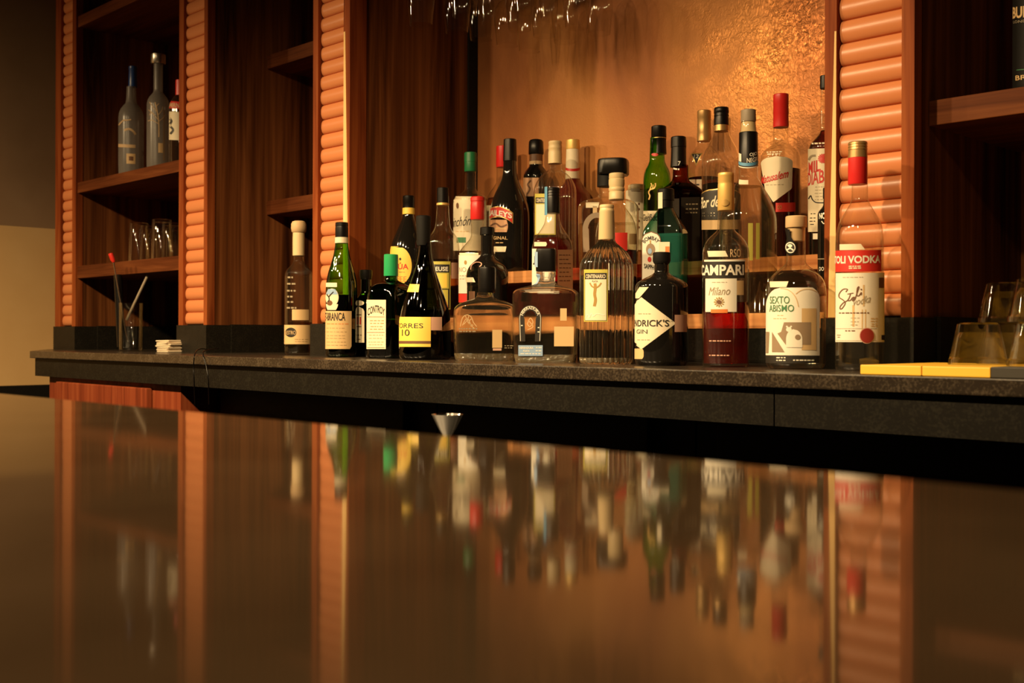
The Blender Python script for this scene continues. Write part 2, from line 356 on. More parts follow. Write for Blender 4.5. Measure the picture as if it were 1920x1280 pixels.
# ------------------------------------------------------------------ the room
YP, YB, YE = 1.617, 2.035, 1.37          # pillar fronts, back wall, counter edge
XL = -4.30
def structure(name, x0, x1, y0, y1, z0, z1, m, label=None):
    o = box(name, x0, x1, y0, y1, z0, z1, m); o['kind'] = 'structure'
    if label: o['label'] = label
    return o
structure('floor', XL-0.1, 3.0, -3.0, YB+0.1, -0.05, 0.0, M['floor'])
structure('ceiling', XL-0.1, 3.0, -3.0, YB+0.1, 2.85, 2.9, M['ceiling'])
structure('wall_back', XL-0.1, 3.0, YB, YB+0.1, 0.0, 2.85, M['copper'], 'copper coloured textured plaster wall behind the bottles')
structure('wall_left', XL-0.1, XL, -3.0, YB, 0.0, 2.85, M['sidewall'], 'two tone painted side wall left of the shelves')
structure('trim_1', XL, XL+0.035, -3.0, YP+0.3, 0.0, 0.761, M['blackmatte'], 'black dado along the foot of the side wall')

# pillars: two red-brown boards with a column of rounded terracotta tiles between them
EDGE = {}
ZT0, ZT1 = KZ + 0.080, 2.45
def tile_column(x0, x1, parent, origin):
    V, F = [], []; pitch, r = 0.0365, 0.0125; yb = YP + 0.020; z = ZT0 + 0.001; n = 12
    while z < ZT1 - pitch:
        a0 = x0 + random.uniform(-0.0006, 0.0012); b0 = x1
        i0 = len(V); dy = random.uniform(-0.0008, 0.0008)
        for k in range(n+1):
            t = math.pi*k/n
            # a fat half round, flattened a little
            pz = z + pitch/2 - math.cos(t)*(pitch/2)
            py = yb - r*(math.sin(t)**0.75) + dy
            V.append((a0 - origin[0], py - origin[1], pz - origin[2])); V.append((b0 - origin[0], py - origin[1], pz - origin[2]))
        for k in range(n):
            F.append((i0+2*k, i0+2*k+1, i0+2*k+3, i0+2*k+2))
        c0 = len(V); V.append((a0 - origin[0], yb+0.004 - origin[1], z - origin[2])); V.append((a0 - origin[0], yb+0.004 - origin[1], z+pitch - origin[2]))
        F.append(tuple([c0] + [i0+2*k for k in range(n+1)] + [c0+1]))
        z += pitch
    o = link('tile_column', V, F, M['tile'], parent, smooth=50)
    bk = box_vf(x0-origin[0]-0.002, x1-origin[0], yb-origin[1]+0.001, yb-origin[1]+0.02, ZT0-origin[2], ZT1-origin[2])
    link('tile_backing', bk[0], bk[1], M['blackmatte'], parent)
    return o
def board(name, x0, x1, y0, y1, z0, z1, parent, origin, m, sap=None):
    """board with its front face split by a slanting sapwood line: sap = (x at the foot, x at the top, foot z, top z, side)"""
    o = [origin[0], origin[1], origin[2]]
    v, f = box_vf(x0-o[0], x1-o[0], y0-o[1], y1-o[1], z0-o[2], z1-o[2])
    return link(name, v, f, m, parent)
PIL = [  # px: left board, tile, right board; label
    (103, 113, 114, 134.5, 134.5, 141.5, 'leftmost tiled pillar, beside the painted side wall'),
    (334.5, 343, 348, 381.4, 381.4, 388, 'tiled pillar right of the narrow shelves holding frosted bottles'),
    (585.6, 595, 601, 642.8, 642.8, 654.5, 'tiled pillar behind the green bottle with the eagle label'),
    (1545, 1567, 1575, 1689, 1689, 1713, 'wide glossy tiled pillar behind the red capped vodka bottle'),
]
for pi, (a, b, c, d, e, f, lab) in enumerate(PIL):
    xs = [PX(q, YP) for q in (a, b, c, d, e, f)]
    xs[2] = PX(c, YP+0.012); xs[3] = PX(d, YP+0.010)
    org = ((xs[0]+xs[5])/2, YP, KZ)
    t = empty('tiled_pillar', org, lab, 'pillar', 'tiled pillars of the back bar')
    xs[3] = min(xs[3], xs[4])
    tile_column(max(xs[2], xs[1]+0.001), xs[4]-0.0005, t, org)
    lb = board('side_board', xs[0], xs[1], YP, YP+0.024, ZT0, ZT1, t, org, M['redwood'])
    rb = board('side_board', xs[4], xs[5], YP, YP+(0.05 if pi == 2 else 0.024), ZT0, ZT1, t, org, M['redwood'])
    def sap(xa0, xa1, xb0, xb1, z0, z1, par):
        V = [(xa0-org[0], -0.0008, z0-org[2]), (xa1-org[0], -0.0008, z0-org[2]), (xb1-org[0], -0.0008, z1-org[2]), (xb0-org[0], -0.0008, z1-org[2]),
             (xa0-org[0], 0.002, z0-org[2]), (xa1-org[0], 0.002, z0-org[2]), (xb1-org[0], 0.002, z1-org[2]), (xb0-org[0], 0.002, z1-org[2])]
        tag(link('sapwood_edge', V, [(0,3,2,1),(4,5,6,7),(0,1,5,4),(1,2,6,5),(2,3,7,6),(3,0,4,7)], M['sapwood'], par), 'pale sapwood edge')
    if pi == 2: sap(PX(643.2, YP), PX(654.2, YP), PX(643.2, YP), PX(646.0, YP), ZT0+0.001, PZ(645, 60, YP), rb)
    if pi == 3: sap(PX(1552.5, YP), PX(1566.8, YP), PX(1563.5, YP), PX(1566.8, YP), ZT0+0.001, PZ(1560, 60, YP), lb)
    # deep wooden side panel running back to the wall, and the black stone foot under the pillar
    pv = box_vf(xs[5]-0.026-org[0], xs[5]-0.003-org[0], 0.0245, YB-0.002-YP, ZT0-KZ, ZT1-KZ)
    link('side_panel', pv[0], pv[1], M['panel'], t)
    fv = box_vf(xs[0]-0.004-org[0], xs[5]+0.002-org[0], -0.004, 0.075, 0.0, ZT0-KZ)
    link('base_block', fv[0], fv[1], M['stone_base'], t)
    fv = box_vf(xs[5]-0.02-org[0], xs[5]+0.008-org[0], 0.075, YB-0.002-YP, 0.0, ZT0-KZ+0.002)
    link('side_skirting', fv[0], fv[1], M['stone_base'], t)
    EDGE[pi] = (xs[0], xs[5])
# black stone skirting along the back of each bay, and the dark corner strip beside the copper wall
bays = [(EDGE[0][1]+0.009, EDGE[1][0]-0.005), (EDGE[1][1]+0.009, EDGE[2][0]-0.005), (EDGE[2][1]+0.009, EDGE[3][0]-0.005), (EDGE[3][1]+0.009, 0.6)]
for i, (x0, x1) in enumerate(bays):
    structure('baseboard_%d' % (i+1), x0, x1, YB-0.018, YB-0.001, KZ+0.0005, KZ+0.085, M['stone_base'])
    if i != 2: structure('trim_%d' % (i+2), x0, x1, YB-0.016, YB-0.001, KZ+0.086, 2.45, M['panel'], 'dark wood back of the shelf bay')
structure('trim_7', EDGE[2][1]-0.0025, EDGE[2][1]+0.004, 2.003, YB-0.001, KZ+0.086, 2.45, M['blackmatte'], 'dark corner strip beside the copper wall')

# shelves
def shelf(x0, x1, y0, z0, z1, lab):
    org = ((x0+x1)/2, y0, z0)
    v, f = box_vf(x0-org[0], x1-org[0], 0, YB-0.020-y0, 0, z1-z0)
    o = link('wooden_shelf', v, f, M['shelf'], None, loc=org); bevel_mesh(o, 0.0012)
    return tag(o, lab, 'shelf', 'wooden shelves between the pillars')
xa, xb = EDGE[0][1]-0.002, EDGE[1][0]-0.001
SH2 = CZ + 0.523
shelf(xa, xb, YP+0.006, CZ+1.054, CZ+1.092, 'top shelf of the left bay, above the blue capped frosted bottle')
shelf(xa, xb, YP+0.006, CZ+0.487, SH2, 'shelf of the left bay carrying the frosted bottles')
SH3 = CZ + 0.2375
shelf(xa, xb, YP+0.006, CZ+0.195, SH3, 'shelf of the left bay carrying upturned tumblers')
xa, xb = EDGE[1][1]-0.002, EDGE[2][0]-0.001
shelf(xa, xb, 1.813, CZ+0.794, CZ+0.834, 'upper empty shelf between the two middle pillars')
shelf(xa, xb, 1.813, CZ+0.360, CZ+0.401, 'lower empty shelf above the cork stoppered bottle')
SH4 = CZ + 0.3655
shelf(EDGE[3][1]-0.002, 0.6, 1.67, CZ+0.327, SH4, 'shelf at the right carrying a tall black bottle')

# back counter: stone slab with a slanting left end, recessed stone band under it
ct = empty('back_counter', (-1.5, 1.6, KZ), 'dark speckled stone counter carrying the bottles', 'counter')
def prism(name, poly, z0, z1, m, parent, org):
    n = len(poly)
    V = [(x-org[0], y-org[1], z0-org[2]) for x, y in poly] + [(x-org[0], y-org[1], z1-org[2]) for x, y in poly]
    F = [tuple(reversed(range(n))), tuple(range(n, 2*n))] + [(i, (i+1) % n, n+(i+1) % n, n+i) for i in range(n)]
    return link(name, V, F, m, parent)
og = ct.location
XE = PX(68, YE+0.02)
o = prism('countertop', [(XE, YE), (0.9, YE), (0.9, YB-0.002), (-3.97, YB-0.002), (-3.97, 1.60)], KZ-0.0218, KZ, M['stone_top'], ct, og)
bevel_mesh(o, 0.002)
seamX = PX(1452, YE+0.012)
prism('front_band', [(XE+0.012, YE+0.012), (seamX-0.0012, YE+0.012), (seamX-0.0012, YE+0.05), (XE+0.06, YE+0.05)], KZ-0.077, KZ-0.0225, M['stone_face'], ct, og)
prism('front_band', [(seamX+0.0012, YE+0.012), (0.9, YE+0.012), (0.9, YE+0.05), (seamX+0.0012, YE+0.05)], KZ-0.077, KZ-0.0225, M['stone_face'], ct, og)
prism('apron', [(XE+0.05, YE+0.052), (0.9, YE+0.052), (0.9, YB-0.01), (-3.95, YB-0.01), (-3.95, 1.63)], KZ-0.070, KZ-0.0225, M['blackmatte'], ct, og)
# cabinets under the counter
cabx = [(PX(92, 1.40), PX(338, 1.40)), (PX(338, 1.40)+0.006, -1.75), (-1.745, -1.1), (-1.095, -0.3), (-0.295, 0.6)]
for i, (x0, x1) in enumerate(cabx):
    cy0 = 1.402 if i == 0 else 1.50
    org = ((x0+x1)/2, cy0, 0.0)
    cb = empty('base_cabinet', org, ['red wood base cabinet with a raised door under the counter end', 'dark base cabinet under the green bottles', 'dark base cabinet under the clear decanters', 'dark base cabinet under the red aperitif bottle', 'dark base cabinet at the right end of the counter'][i], 'cabinet', 'cabinets under the back counter')
    mt = M['cabinet'] if i == 0 else M['blackmatte']
    top = KZ - (0.0785 if i == 0 else 0.0725)
    v, f = box_vf(x0-org[0], x1-org[0], 0, 0.45, 0.02, top); link('cabinet_body', v, f, mt, cb)
    dz1 = top - 0.012; m_ = 0.09 if i == 0 else 0.05
    v, f = box_vf(x0-org[0]+m_, x1-org[0]-m_*1.7, -0.018, -0.0005, 0.12, dz1); d = link('door', v, f, mt, cb); bevel_mesh(d, 0.003)
    v, f = box_vf(x0-org[0]+m_+0.06, x1-org[0]-m_*1.7-0.06, -0.023, -0.0185, 0.18, dz1-0.06); link('door_panel', v, f, mt, d)

# the bar in front, its polished top just under the camera, and the work bench on its far side
bar = empty('bar_counter', (-1.2, 0.0, 0.0), 'polished dark bar top reflecting the bottles in the foreground', 'bar counter')
EY0, EY1 = 0.424, 0.456
bv = [(-3.4, 0.375), (1.2, 0.468), (1.2, -1.2), (-3.4, -1.2)]
o = prism('bar_top', bv, BZ-0.045, BZ, M['bartop'], bar, bar.location); bevel_mesh(o, 0.004)
prism('bar_front', [(-3.35, 0.30), (1.15, 0.38), (1.15, 0.34), (-3.35, 0.26)], 0.0, BZ-0.046, M['darksteel'], bar, bar.location)
prism('bar_side', [(-3.35, -1.1), (1.15, -1.1), (1.15, -1.05), (-3.35, -1.05)], 0.0, BZ-0.046, M['darksteel'], bar, bar.location)
ws = empty('work_bench', (-1.0, 0.75, 0.0), 'dark steel work bench hidden behind the bar edge', 'bench')
box('bench_top', -2.2, 0.2, -0.19, 0.25, 0.715, 0.745, M['darksteel'], ws)
for px_ in (-2.15, 0.12):
    for py_ in (-0.17, 0.21): box('leg', px_, px_+0.03, py_, py_+0.03, 0.0, 0.7145, M['darksteel'], ws)

# ------------------------------------------------------------------ two-step riser for the rear bottles
S1Z, S2Z, S1Y, S2Y = KZ + 0.092, KZ + 0.201, 1.70, 1.83
rx0, rx1 = EDGE[2][1]+0.012, EDGE[3][0]-0.008
def riser(lab, y0, y1, zt, zs):
    rs = empty('bottle_riser', ((rx0+rx1)/2, y0, KZ), lab, 'riser', 'wooden steps under the rear bottles')
    def rbox(name, x0, x1, ya, yb, z0, z1, m):
        v, f = box_vf(x0-rs.location.x, x1-rs.location.x, ya-y0, yb-y0, z0-KZ, z1-KZ); return link(name, v, f, m, rs)
    rbox('step_board', rx0, rx1, y0, y1, zt-0.027, zt, M['step'])
    for q in (0.0, 0.5, 1.0):
        xx = rx0 + q*(rx1-rx0-0.02); rbox('support', xx, xx+0.02, y0+0.02, y1-0.006, zs, zt-0.0275, M['panel'])
riser('lower wooden step of the bottle riser, just behind the front row', S1Y, S2Y-0.002, S1Z, KZ+0.0005)
riser('upper wooden step of the bottle riser, against the copper wall', S2Y, YB-0.020, S2Z, KZ+0.0005)
LEVEL = {'counter': KZ, 's1': S1Z, 's2': S2Z, 'sh2': SH2, 'sh3': SH3, 'sh4': SH4}

# ------------------------------------------------------------------ bottles
def pchip(pts, step=0.002):
    """monotone resample of (z, a...) rows, ascending z"""
    out = []
    n = len(pts); dim = len(pts[0])
    h = [max(pts[i+1][0]-pts[i][0], 1e-6) for i in range(n-1)]
    D = [[(pts[i+1][k]-pts[i][k])/h[i] for k in range(1, dim)] for i in range(n-1)]
    T = []
    for i in range(n):
        row = []
        for k in range(dim-1):
            if i == 0: row.append(D[0][k])
            elif i == n-1: row.append(D[-1][k])
            else:
                a, b = D[i-1][k], D[i][k]
                row.append(0.0 if a*b <= 0 else 2*a*b/(a+b))
        T.append(row)
    for i in range(n-1):
        m = max(1, min(14, int(h[i]/step))) if any(abs(D[i][k]) > 1e-6 for k in range(dim-1)) else 1
        for j in range(m):
            t = j/m; h00 = 2*t**3-3*t*t+1; h10 = t**3-2*t*t+t; h01 = -2*t**3+3*t*t; h11 = t**3-t*t
            out.append(tuple([pts[i][0]+t*h[i]] + [h00*pts[i][k+1]+h10*h[i]*T[i][k]+h01*pts[i+1][k+1]+h11*h[i]*T[i+1][k] for k in range(dim-1)]))
    out.append(tuple(pts[-1])); return out

GRP = 'bottles on the back bar'
class Bottle:
    def __init__(s, name, label, cx, Y, level, prof, glass, cat='bottle', rot=None, depth=None, nexp=7, ribs=0, group=GRP, closed_top=False, seg=64):
        """prof: rows (y px, half width px[, n exponent]) top to bottom; rot: view angle (deg) of the front face for flat-sided bottles"""
        s.cx, s.Y = cx, Y
        ymid = prof[len(prof)//2][0]
        s.cxu = unroll(cx, ymid)[0]
        s.X = PX(s.cxu, Y); s.base = LEVEL[level]; s.s = scale(s.cxu, Y)
        s.cosA = math.cos(math.atan((s.cxu-960)/FPX))
        s.dist = math.hypot(s.X, Y); s.t = FPX / s.s
        d = Vector((-s.X, -Y, 0)).normalized(); s.d = d; s.rt = Vector((-d.y, d.x, 0))
        s.rot = None if rot is None else math.radians(rot)
        s.depth = depth; s.nexp = nexp; s.ribs = ribs
        s.e = empty(name, (s.X, Y, s.base), label, cat, group)
        rows = []
        for p in prof:
            z = s.z(p[0]); r = p[1]*s.cosA/s.s
            n = p[2] if len(p) > 2 else (nexp if rot is not None else 2)
            rows.append((z, r, n))
        rows.sort(key=lambda q: q[0])
        z0 = rows[0][0]
        # the lowest silhouette row is taken to stand on the support
        if z0 < 0.03 or True:
            rows = [(0.0, rows[0][1], rows[0][2])] + [q for q in rows[1:] if q[0] > 0.0015]
        s.rows = rows; s.R = max(q[1] for q in rows)
        s.fine = pchip(rows)
        s.seg = seg if not ribs else ribs*6
        body = s.rings(s.fine)
        s.body = link('glass_body', body[0], body[1], glass, s.e, smooth=40)
    def z(s, y, psi=None, x=None):
        """pixel row -> height above the base, for the silhouette (psi None) or for a point on the near surface"""
        xx = s.cx if x is None else x
        v = H0 - unroll(xx, y)[1]
        sc_ = s.s
        if psi is not None: sc_ = s.s * s.dist / (s.dist - s.R*math.cos(psi))
        return CZ + v/sc_ - s.base
    def rad(s, z):
        f = s.fine
        if z <= f[0][0]: return f[0][1]
        for a, b in zip(f, f[1:]):
            if a[0] <= z <= b[0]:
                t = (z-a[0])/max(b[0]-a[0], 1e-9); return a[1]+(b[1]-a[1])*t
        return f[-1][1]
    def section(s, r, n, k, N, off=0.0, ribs=True):
        ph = 2*math.pi*k/N
        if s.rot is None:
            rr = r - off
            if s.ribs and ribs and r > s.R*0.42: rr -= s.R*0.045*(1-abs(math.cos(ph*s.ribs/2)))
            return s.d*(rr*math.cos(ph)) + s.rt*(rr*math.sin(ph))
        # flat sided: a = half width along the face, b = half depth
        q = min(1.0, max(0.0, (n-2.0)/(s.nexp-2.0)))
        b = r*(1-q) + q*min(r, s.depth*r)
        a_ = max(r-off, 1e-4); b_ = max(b-off, 1e-4)
        c, sn = math.cos(ph), math.sin(ph)
        rho = (abs(sn/a_)**n + abs(c/b_)**n)**(-1.0/n)
        fn = s.d*math.cos(s.rot) + s.rt*math.sin(s.rot); ft = -s.d*math.sin(s.rot) + s.rt*math.cos(s.rot)
        return fn*(rho*c) + ft*(rho*sn)
    def rings(s, rows, off=0.0, close_top=False, ribs=True):
        V, F = [], []; N = s.seg
        for z, r, n in rows:
            for k in range(N):
                p = s.section(r, n, k, N, off, ribs); V.append((p.x, p.y, z))
        for i in range(len(rows)-1):
            for k in range(N): F.append((i*N+k, i*N+(k+1) % N, (i+1)*N+(k+1) % N, (i+1)*N+k))
        F.append(tuple(reversed(range(N))))
        if close_top: F.append(tuple((len(rows)-1)*N+k for k in range(N)))
        return V, F
    def liquid(s, ytop, mat, ybot=None):
        zt = s.z(ytop); z0 = 0.006
        rows = [(z0, s.rad(z0), s.fine[0][2])] + [q for q in s.fine if z0 < q[0] < zt]
        nn = rows[-1][2]; rows.append((zt, s.rad(zt), nn))
        v, f = s.rings(rows, (0.0034 if mat is M["spirit"] else 0.0022) + (s.R*0.05 if s.ribs else 0), True, ribs=False)
        return link('liquid', v, f, mat, s.e, smooth=40)
    def cap(s, prof, mat, name='cap', cx=None, n=40, parent=None, flat=None):
        """closure: rows (y px, half width px), top to bottom; the top is closed"""
        dx = 0 if cx is None else (cx - s.cx)*s.cosA/s.s
        pr = [(p[1]*s.cosA/s.s, s.z(p[0])) for p in prof][::-1]
        v, f = lathe_vf([(0.0, pr[0][1])] + pr + [(0.0, pr[-1][1])], n)
        if flat:   # square-cornered stopper
            v2 = []
            for x, y, z in v:
                r = math.hypot(x, y)
                if r > 1e-6:
                    a = math.atan2(y, x); k = (abs(math.cos(a))**flat + abs(math.sin(a))**flat)**(-1/flat); x, y = x*k, y*k
                v2.append((x, y, z))
            v = v2
        off = s.rt*dx
        ang = 0 if s.rot is None else math.atan2(s.d.y, s.d.x) + s.rot
        ca, sa = math.cos(ang), math.sin(ang)
        v = [(x*ca - y*sa + off.x, x*sa + y*ca + off.y, z) for x, y, z in v]
        return link(name, v, f, mat, parent or s.e, smooth=35)
    # ---- surface coordinates
    def psi(s, x, y):
        r = s.rad(s.z(y))*s.s/s.cosA
        q = max(-1.0, min(1.0, (x - s.cx)/r))
        return math.asin(q)
    def at(s, psi, z, off):
        r = s.rad(z) + off
        p = s.d*(r*math.cos(psi)) + s.rt*(r*math.sin(psi))
        return Vector((p.x, p.y, z))
    def face_b(s):
        return s.R*s.depth
    def atf(s, u, z, off, face=0):
        """point on flat face 0 (front) or 1 (the face turned to the right) at offset u from its middle"""
        rot = s.rot + (math.pi/2 if face == 1 else (-math.pi/2 if face == -1 else 0))
        fn = s.d*math.cos(rot) + s.rt*math.sin(rot); ft = -s.d*math.sin(rot) + s.rt*math.cos(rot)
        b = (s.face_b() if face == 0 else s.R) + off
        p = fn*b + ft*u
        return Vector((p.x, p.y, z))
    def pxmap(s, x, y, off, face=None, psi_override=None):
        """photo pixel -> point on the near surface"""
        if s.rot is None or face is None:
            if psi_override is not None: ps = psi_override
            else: ps = s.psi(x, y)
            return s.at(ps, s.z(y, ps), off)
        rot = s.rot + (math.pi/2 if face == 1 else (-math.pi/2 if face == -1 else 0))
        fn = s.d*math.cos(rot) + s.rt*math.sin(rot); ft = -s.d*math.sin(rot) + s.rt*math.cos(rot)
        b = (s.face_b() if face == 0 else s.R)
        # image x offset (metres, seen square on) = rt component of fn*b + ft*u
        dx = (x - s.cx)*s.cosA/s.s
        u = (dx - fn.dot(s.rt)*b)/ft.dot(s.rt)
        pt = fn*b + ft*u
        sc_ = s.s*s.dist/(s.dist - pt.dot(s.d))
        z = CZ + (H0 - unroll(x, y)[1])/sc_ - s.base
        q = fn*(b+off) + ft*u
        return Vector((q.x, q.y, z))
    def patch(s, outline, mat, name='label', off=0.0004, parent=None, face=None, ps=None, nz=14, ns=18):
        """outline: function t in 0..1 (top to bottom) -> (y, x0, x1) in photo pixels; ps = (deg0, deg1) replaces x by surface angle"""
        V, F = [], []
        for i in range(nz+1):
            t = i/nz; y, x0, x1 = outline(t)
            if ps is None and face is None:
                p0, p1 = s.psi(x0, y), s.psi(x1, y)
            elif face is None:
                f0, f1 = x0, x1
                p0, p1 = math.radians(f0), math.radians(f1)
            for j in range(ns+1):
                q = j/ns
                if face is None: V.append(s.pxmap(0, y, off, None, p0+(p1-p0)*q))
                else: V.append(s.pxmap(x0+(x1-x0)*q, y, off, face))
        for i in range(nz):
            for j in range(ns):
                a = i*(ns+1)+j; F.append((a, a+1, a+ns+2, a+ns+1))
        return link(name, V, F, mat, parent or s.e, smooth=60)
    def rect(s, x0, x1, y0, y1, mat, name='label', slant=0.0, **k):
        return s.patch(lambda t: (y0+(y1-y0)*t, x0, x1), mat, name, **k)
    def arc(s, d0, d1, y0, y1, mat, name='label', **k):
        return s.patch(lambda t: (y0+(y1-y0)*t, d0, d1), mat, name, ps=True, **k)
    def oval(s, x0, x1, y0, y1, mat, name='label', p=2.0, **k):
        cx, hw, cyy, hh = (x0+x1)/2, (x1-x0)/2, (y0+y1)/2, (y1-y0)/2
        def f(t):
            c = math.cos(math.pi*t); y = cyy - hh*c
            w_ = hw*max(0.0, 1-abs(c)**p)**(1/p); return (y, cx-w_, cx+w_)
        return s.patch(f, mat, name, nz=22, **k)
    def arch(s, x0, x1, y0, y1, hgt, mat, name='label', **k):
        cx, hw = (x0+x1)/2, (x1-x0)/2
        def f(t):
            y = y0+(y1-y0)*t
            w_ = hw if y > y0+hgt else hw*math.sqrt(max(0.0, 1-((y0+hgt-y)/hgt)**2)); return (y, cx-w_, cx+w_)
        return s.patch(f, mat, name, nz=26, **k)
    def text(s, body, x0, x1, y0, y1, mat, parent=None, off=0.0008, face=None, ps=None, arch=0.0, shear=0.0, bold=0.0, name='lettering', tilt=0.0):
        tv, tf = text_mesh(body, bold, shear)
        V = []
        for u, v in tv:
            y = y1 + (y0-y1)*v - arch*(4*u*(1-u)) - tilt*(u-0.5)
            if face is not None: V.append(s.pxmap(x0+(x1-x0)*u, y, off, face))
            else:
                if ps: pp = math.radians(x0+(x1-x0)*u)
                else:
                    p0, p1 = s.psi(x0, (y0+y1)/2), s.psi(x1, (y0+y1)/2); pp = p0+(p1-p0)*u
                V.append(s.pxmap(0, y, off, None, pp))
        return link(name, V, tf, mat, parent or s.e)
    def stroke(s, pts, wpx, mat, parent=None, off=0.0008, face=None, name='lettering', n=6, raw=False):
        q = [Vector((p[0], p[1], 0)) for p in pts]
        if not raw: q = spline(q, n)
        V, F = [], []
        for i, p in enumerate(q):
            t = (q[min(i+1, len(q)-1)] - q[max(i-1, 0)]); t = t.normalized() if t.length > 1e-6 else Vector((1, 0, 0))
            nn = Vector((-t.y, t.x, 0))*wpx/2
            for a in (p+nn, p-nn): V.append(s.pxmap(a.x, a.y, off, face))
        for i in range(len(q)-1): F.append((2*i, 2*i+1, 2*i+3, 2*i+2))
        return link(name, V, F, mat, parent or s.e)

_tcache = {}
def text_mesh(body, bold=0.0, shear=0.0):
    """letters as triangles, normalised to the unit square"""
    key = (body, bold, shear)
    if key in _tcache: return _tcache[key]
    c = bpy.data.curves.new('lettering_tmp', 'FONT'); c.body = body; c.size = 1.0; c.resolution_u = 3; c.offset = bold; c.shear = shear; c.fill_mode = 'FRONT'
    o = bpy.data.objects.new('lettering_tmp', c); COL.objects.link(o)
    dg = bpy.context.evaluated_depsgraph_get(); dg.update()
    me = bpy.data.meshes.new_from_object(o.evaluated_get(dg))
    vs_ = [v.co.copy() for v in me.vertices]; fs = [tuple(p.vertices) for p in me.polygons]
    bpy.data.objects.remove(o); bpy.data.curves.remove(c); bpy.data.meshes.remove(me)
    x0 = min(v.x for v in vs_); x1 = max(v.x for v in vs_); y0 = min(v.y for v in vs_); y1 = max(v.y for v in vs_)
    r = ([((v.x-x0)/(x1-x0), (v.y-y0)/(y1-y0)) for v in vs_], fs)
    _tcache[key] = r; return r
def textlines(b, par, x0, x1, ys, mat, h=1.6, face=None):
    """rows of fine print as broken bars, one mesh"""
    rng = random.Random(int(x0*7+ys[0])); V, F = [], []
    for y in ys:
        x = x0 + rng.uniform(0, 2)
        while x < x1-3:
            e = min(x + rng.uniform(2.5, 7), x1); i = len(V)
            for q in (x, (x+e)/2, e):
                V.append(b.pxmap(q, y-h/2, 0.0007, face)); V.append(b.pxmap(q, y+h/2, 0.0007, face))
            F += [(i, i+2, i+3, i+1), (i+2, i+4, i+5, i+3)]
            x = e + rng.uniform(1.2, 2.2)
    return link('fine_print', V, F, mat, par or b.e)

YF = 1.56
# ================= front row, standing on the counter
b = Bottle('tequila_bottle', 'tall clear bottle with a round cork stopper, alone between two pillars', 560, 1.64, 'counter',
    [(478, 9.5), (486, 9.6), (493, 11.5), (500, 17), (506, 22.5), (513, 25.6), (522, 26.5), (600, 26.5), (656, 26.5), (662, 25), (665, 22)], M['clear'])
b.cap([(414, 8), (415.5, 12), (420, 14.3), (428, 14.6), (434, 13.6), (436, 12)], M['cork'], 'stopper')
b.cap([(436.2, 11.2), (450, 11.6), (479, 11.4), (480, 10.2)], M['creamcap'], 'neck_foil')
b.liquid(604, M['palegold'])
l = b.rect(533.6, 584, 609, 645, M['tan'], 'label'); b.oval(536, 556, 614, 632, M['ink'], 'emblem', parent=l, off=0.0008)
b.text('MAESTRO', 534.5, 555, 620, 627, M['tan'], l, off=0.0012)
textlines(b, l, 552, 578, [636, 640], M['print'], 0.9)
for k, y in enumerate((520, 532, 545, 556, 566, 577)): textlines(b, None, 538, 552 + (k % 3)*3, [y], M['greyink'], 3.0)
b.rect(548, 579, 580, 600, M['tan'], 'tax_strip_or_reflection')  # tan patch is a reflection in the glass, painted on

b = Bottle('bitters_bottle', 'green glass bottle with a black cap, cream label and round eagle picture', 640.5, YF+0.005, 'counter',
    [(446, 12), (456, 12.3), (475, 15), (494, 20), (512.5, 25.6), (531, 29), (550, 29.8), (600, 29.8), (661, 29.8), (667, 28.5), (670, 25)], M['green'])
b.cap([(417, 11), (418, 12), (424, 12.2), (424.6, 11.7), (428, 12.2), (445, 12.2)], M['black'])
b.cap([(445.2, 12.7), (456, 12.9)], M['cream'], 'neck_band')
textlines(b, None, 640, 652, [449.5, 453], M['brownink'], 1.5)
b.liquid(553, M['blackspirit'])
l = b.patch(lambda t: (583+71*t, 608.5, 659 - (3*max(0, t-0.93)/0.07)), M['tan'], 'label')
b.text('FERNET-BRANCA', -128, 13, 586, 601, M['ink'], l, ps=True, bold=0.02)
textlines(b, l, 614, 656, [607], M['orange'], 1.2); textlines(b, l, 613, 650, [615, 622, 629, 634, 641, 647], M['print'], 0.9)
l = b.oval(610.8, 635, 541, 574, M['cream'], 'picture_label')
b.patch(lambda t: (542+10*t, 612+4*(1-t), 632-3*(1-t)+2*t), M['bluelabel'], 'sky', parent=l, off=0.0007)
b.stroke([(613, 551), (617, 556), (620, 553), (626, 547)], 2.2, M['ink'], l); b.stroke([(617, 556), (618, 562), (615, 566)], 2.0, M['ink'], l)
b.oval(614, 624, 563, 573, M['brownink'], 'globe', parent=l, off=0.0007)
b.patch(lambda t: (570+11*t, 612+3*t*t, 634-4*t*t), M['cream'], 'scroll_label', off=0.0006)
b.patch(lambda t: (530+8*t-0.0, 611.5, 632), M['cream'], 'tax_strip_or_reflection')

b = Bottle('liqueur_bottle', 'small dark bottle with pointed cream label, squeezed between two green bottles', 686, 1.625, 'counter',
    [(516, 10.2, 2), (546, 10.2, 2), (552, 11.5, 2.4), (559, 14.5, 3.5), (566, 17.5, 5), (573, 18.6, 6), (660, 18.6, 6), (667, 17.6, 6), (668, 17, 6)], M['olivedark'], rot=-33, depth=1.0, nexp=6)
b.cap([(506, 11.5), (507, 12.4), (516, 12.6), (522, 11.2), (524, 10.5)], M['black'])
b.liquid(556, M['blackspirit'])
l = b.patch(lambda t: (574+68*t, 672-min(11, 11*t/0.09), 672+min(11.5, 11.5*t/0.09)), M['cream'], 'label', face=0)
for yy in (589, 611): b.rect(665, 678, yy, yy+2, M['brownink'], 'emblem_bar', parent=l, off=0.0008, face=0, nz=1, ns=2)
for xx in (665, 670, 675): b.rect(xx, xx+2.6, 594, 608, M['redink'], 'emblem_bar', parent=l, off=0.0008, face=0, nz=1, ns=2)
textlines(b, l, 663, 681, [628, 636], M['brownink'], 1.6, 0)
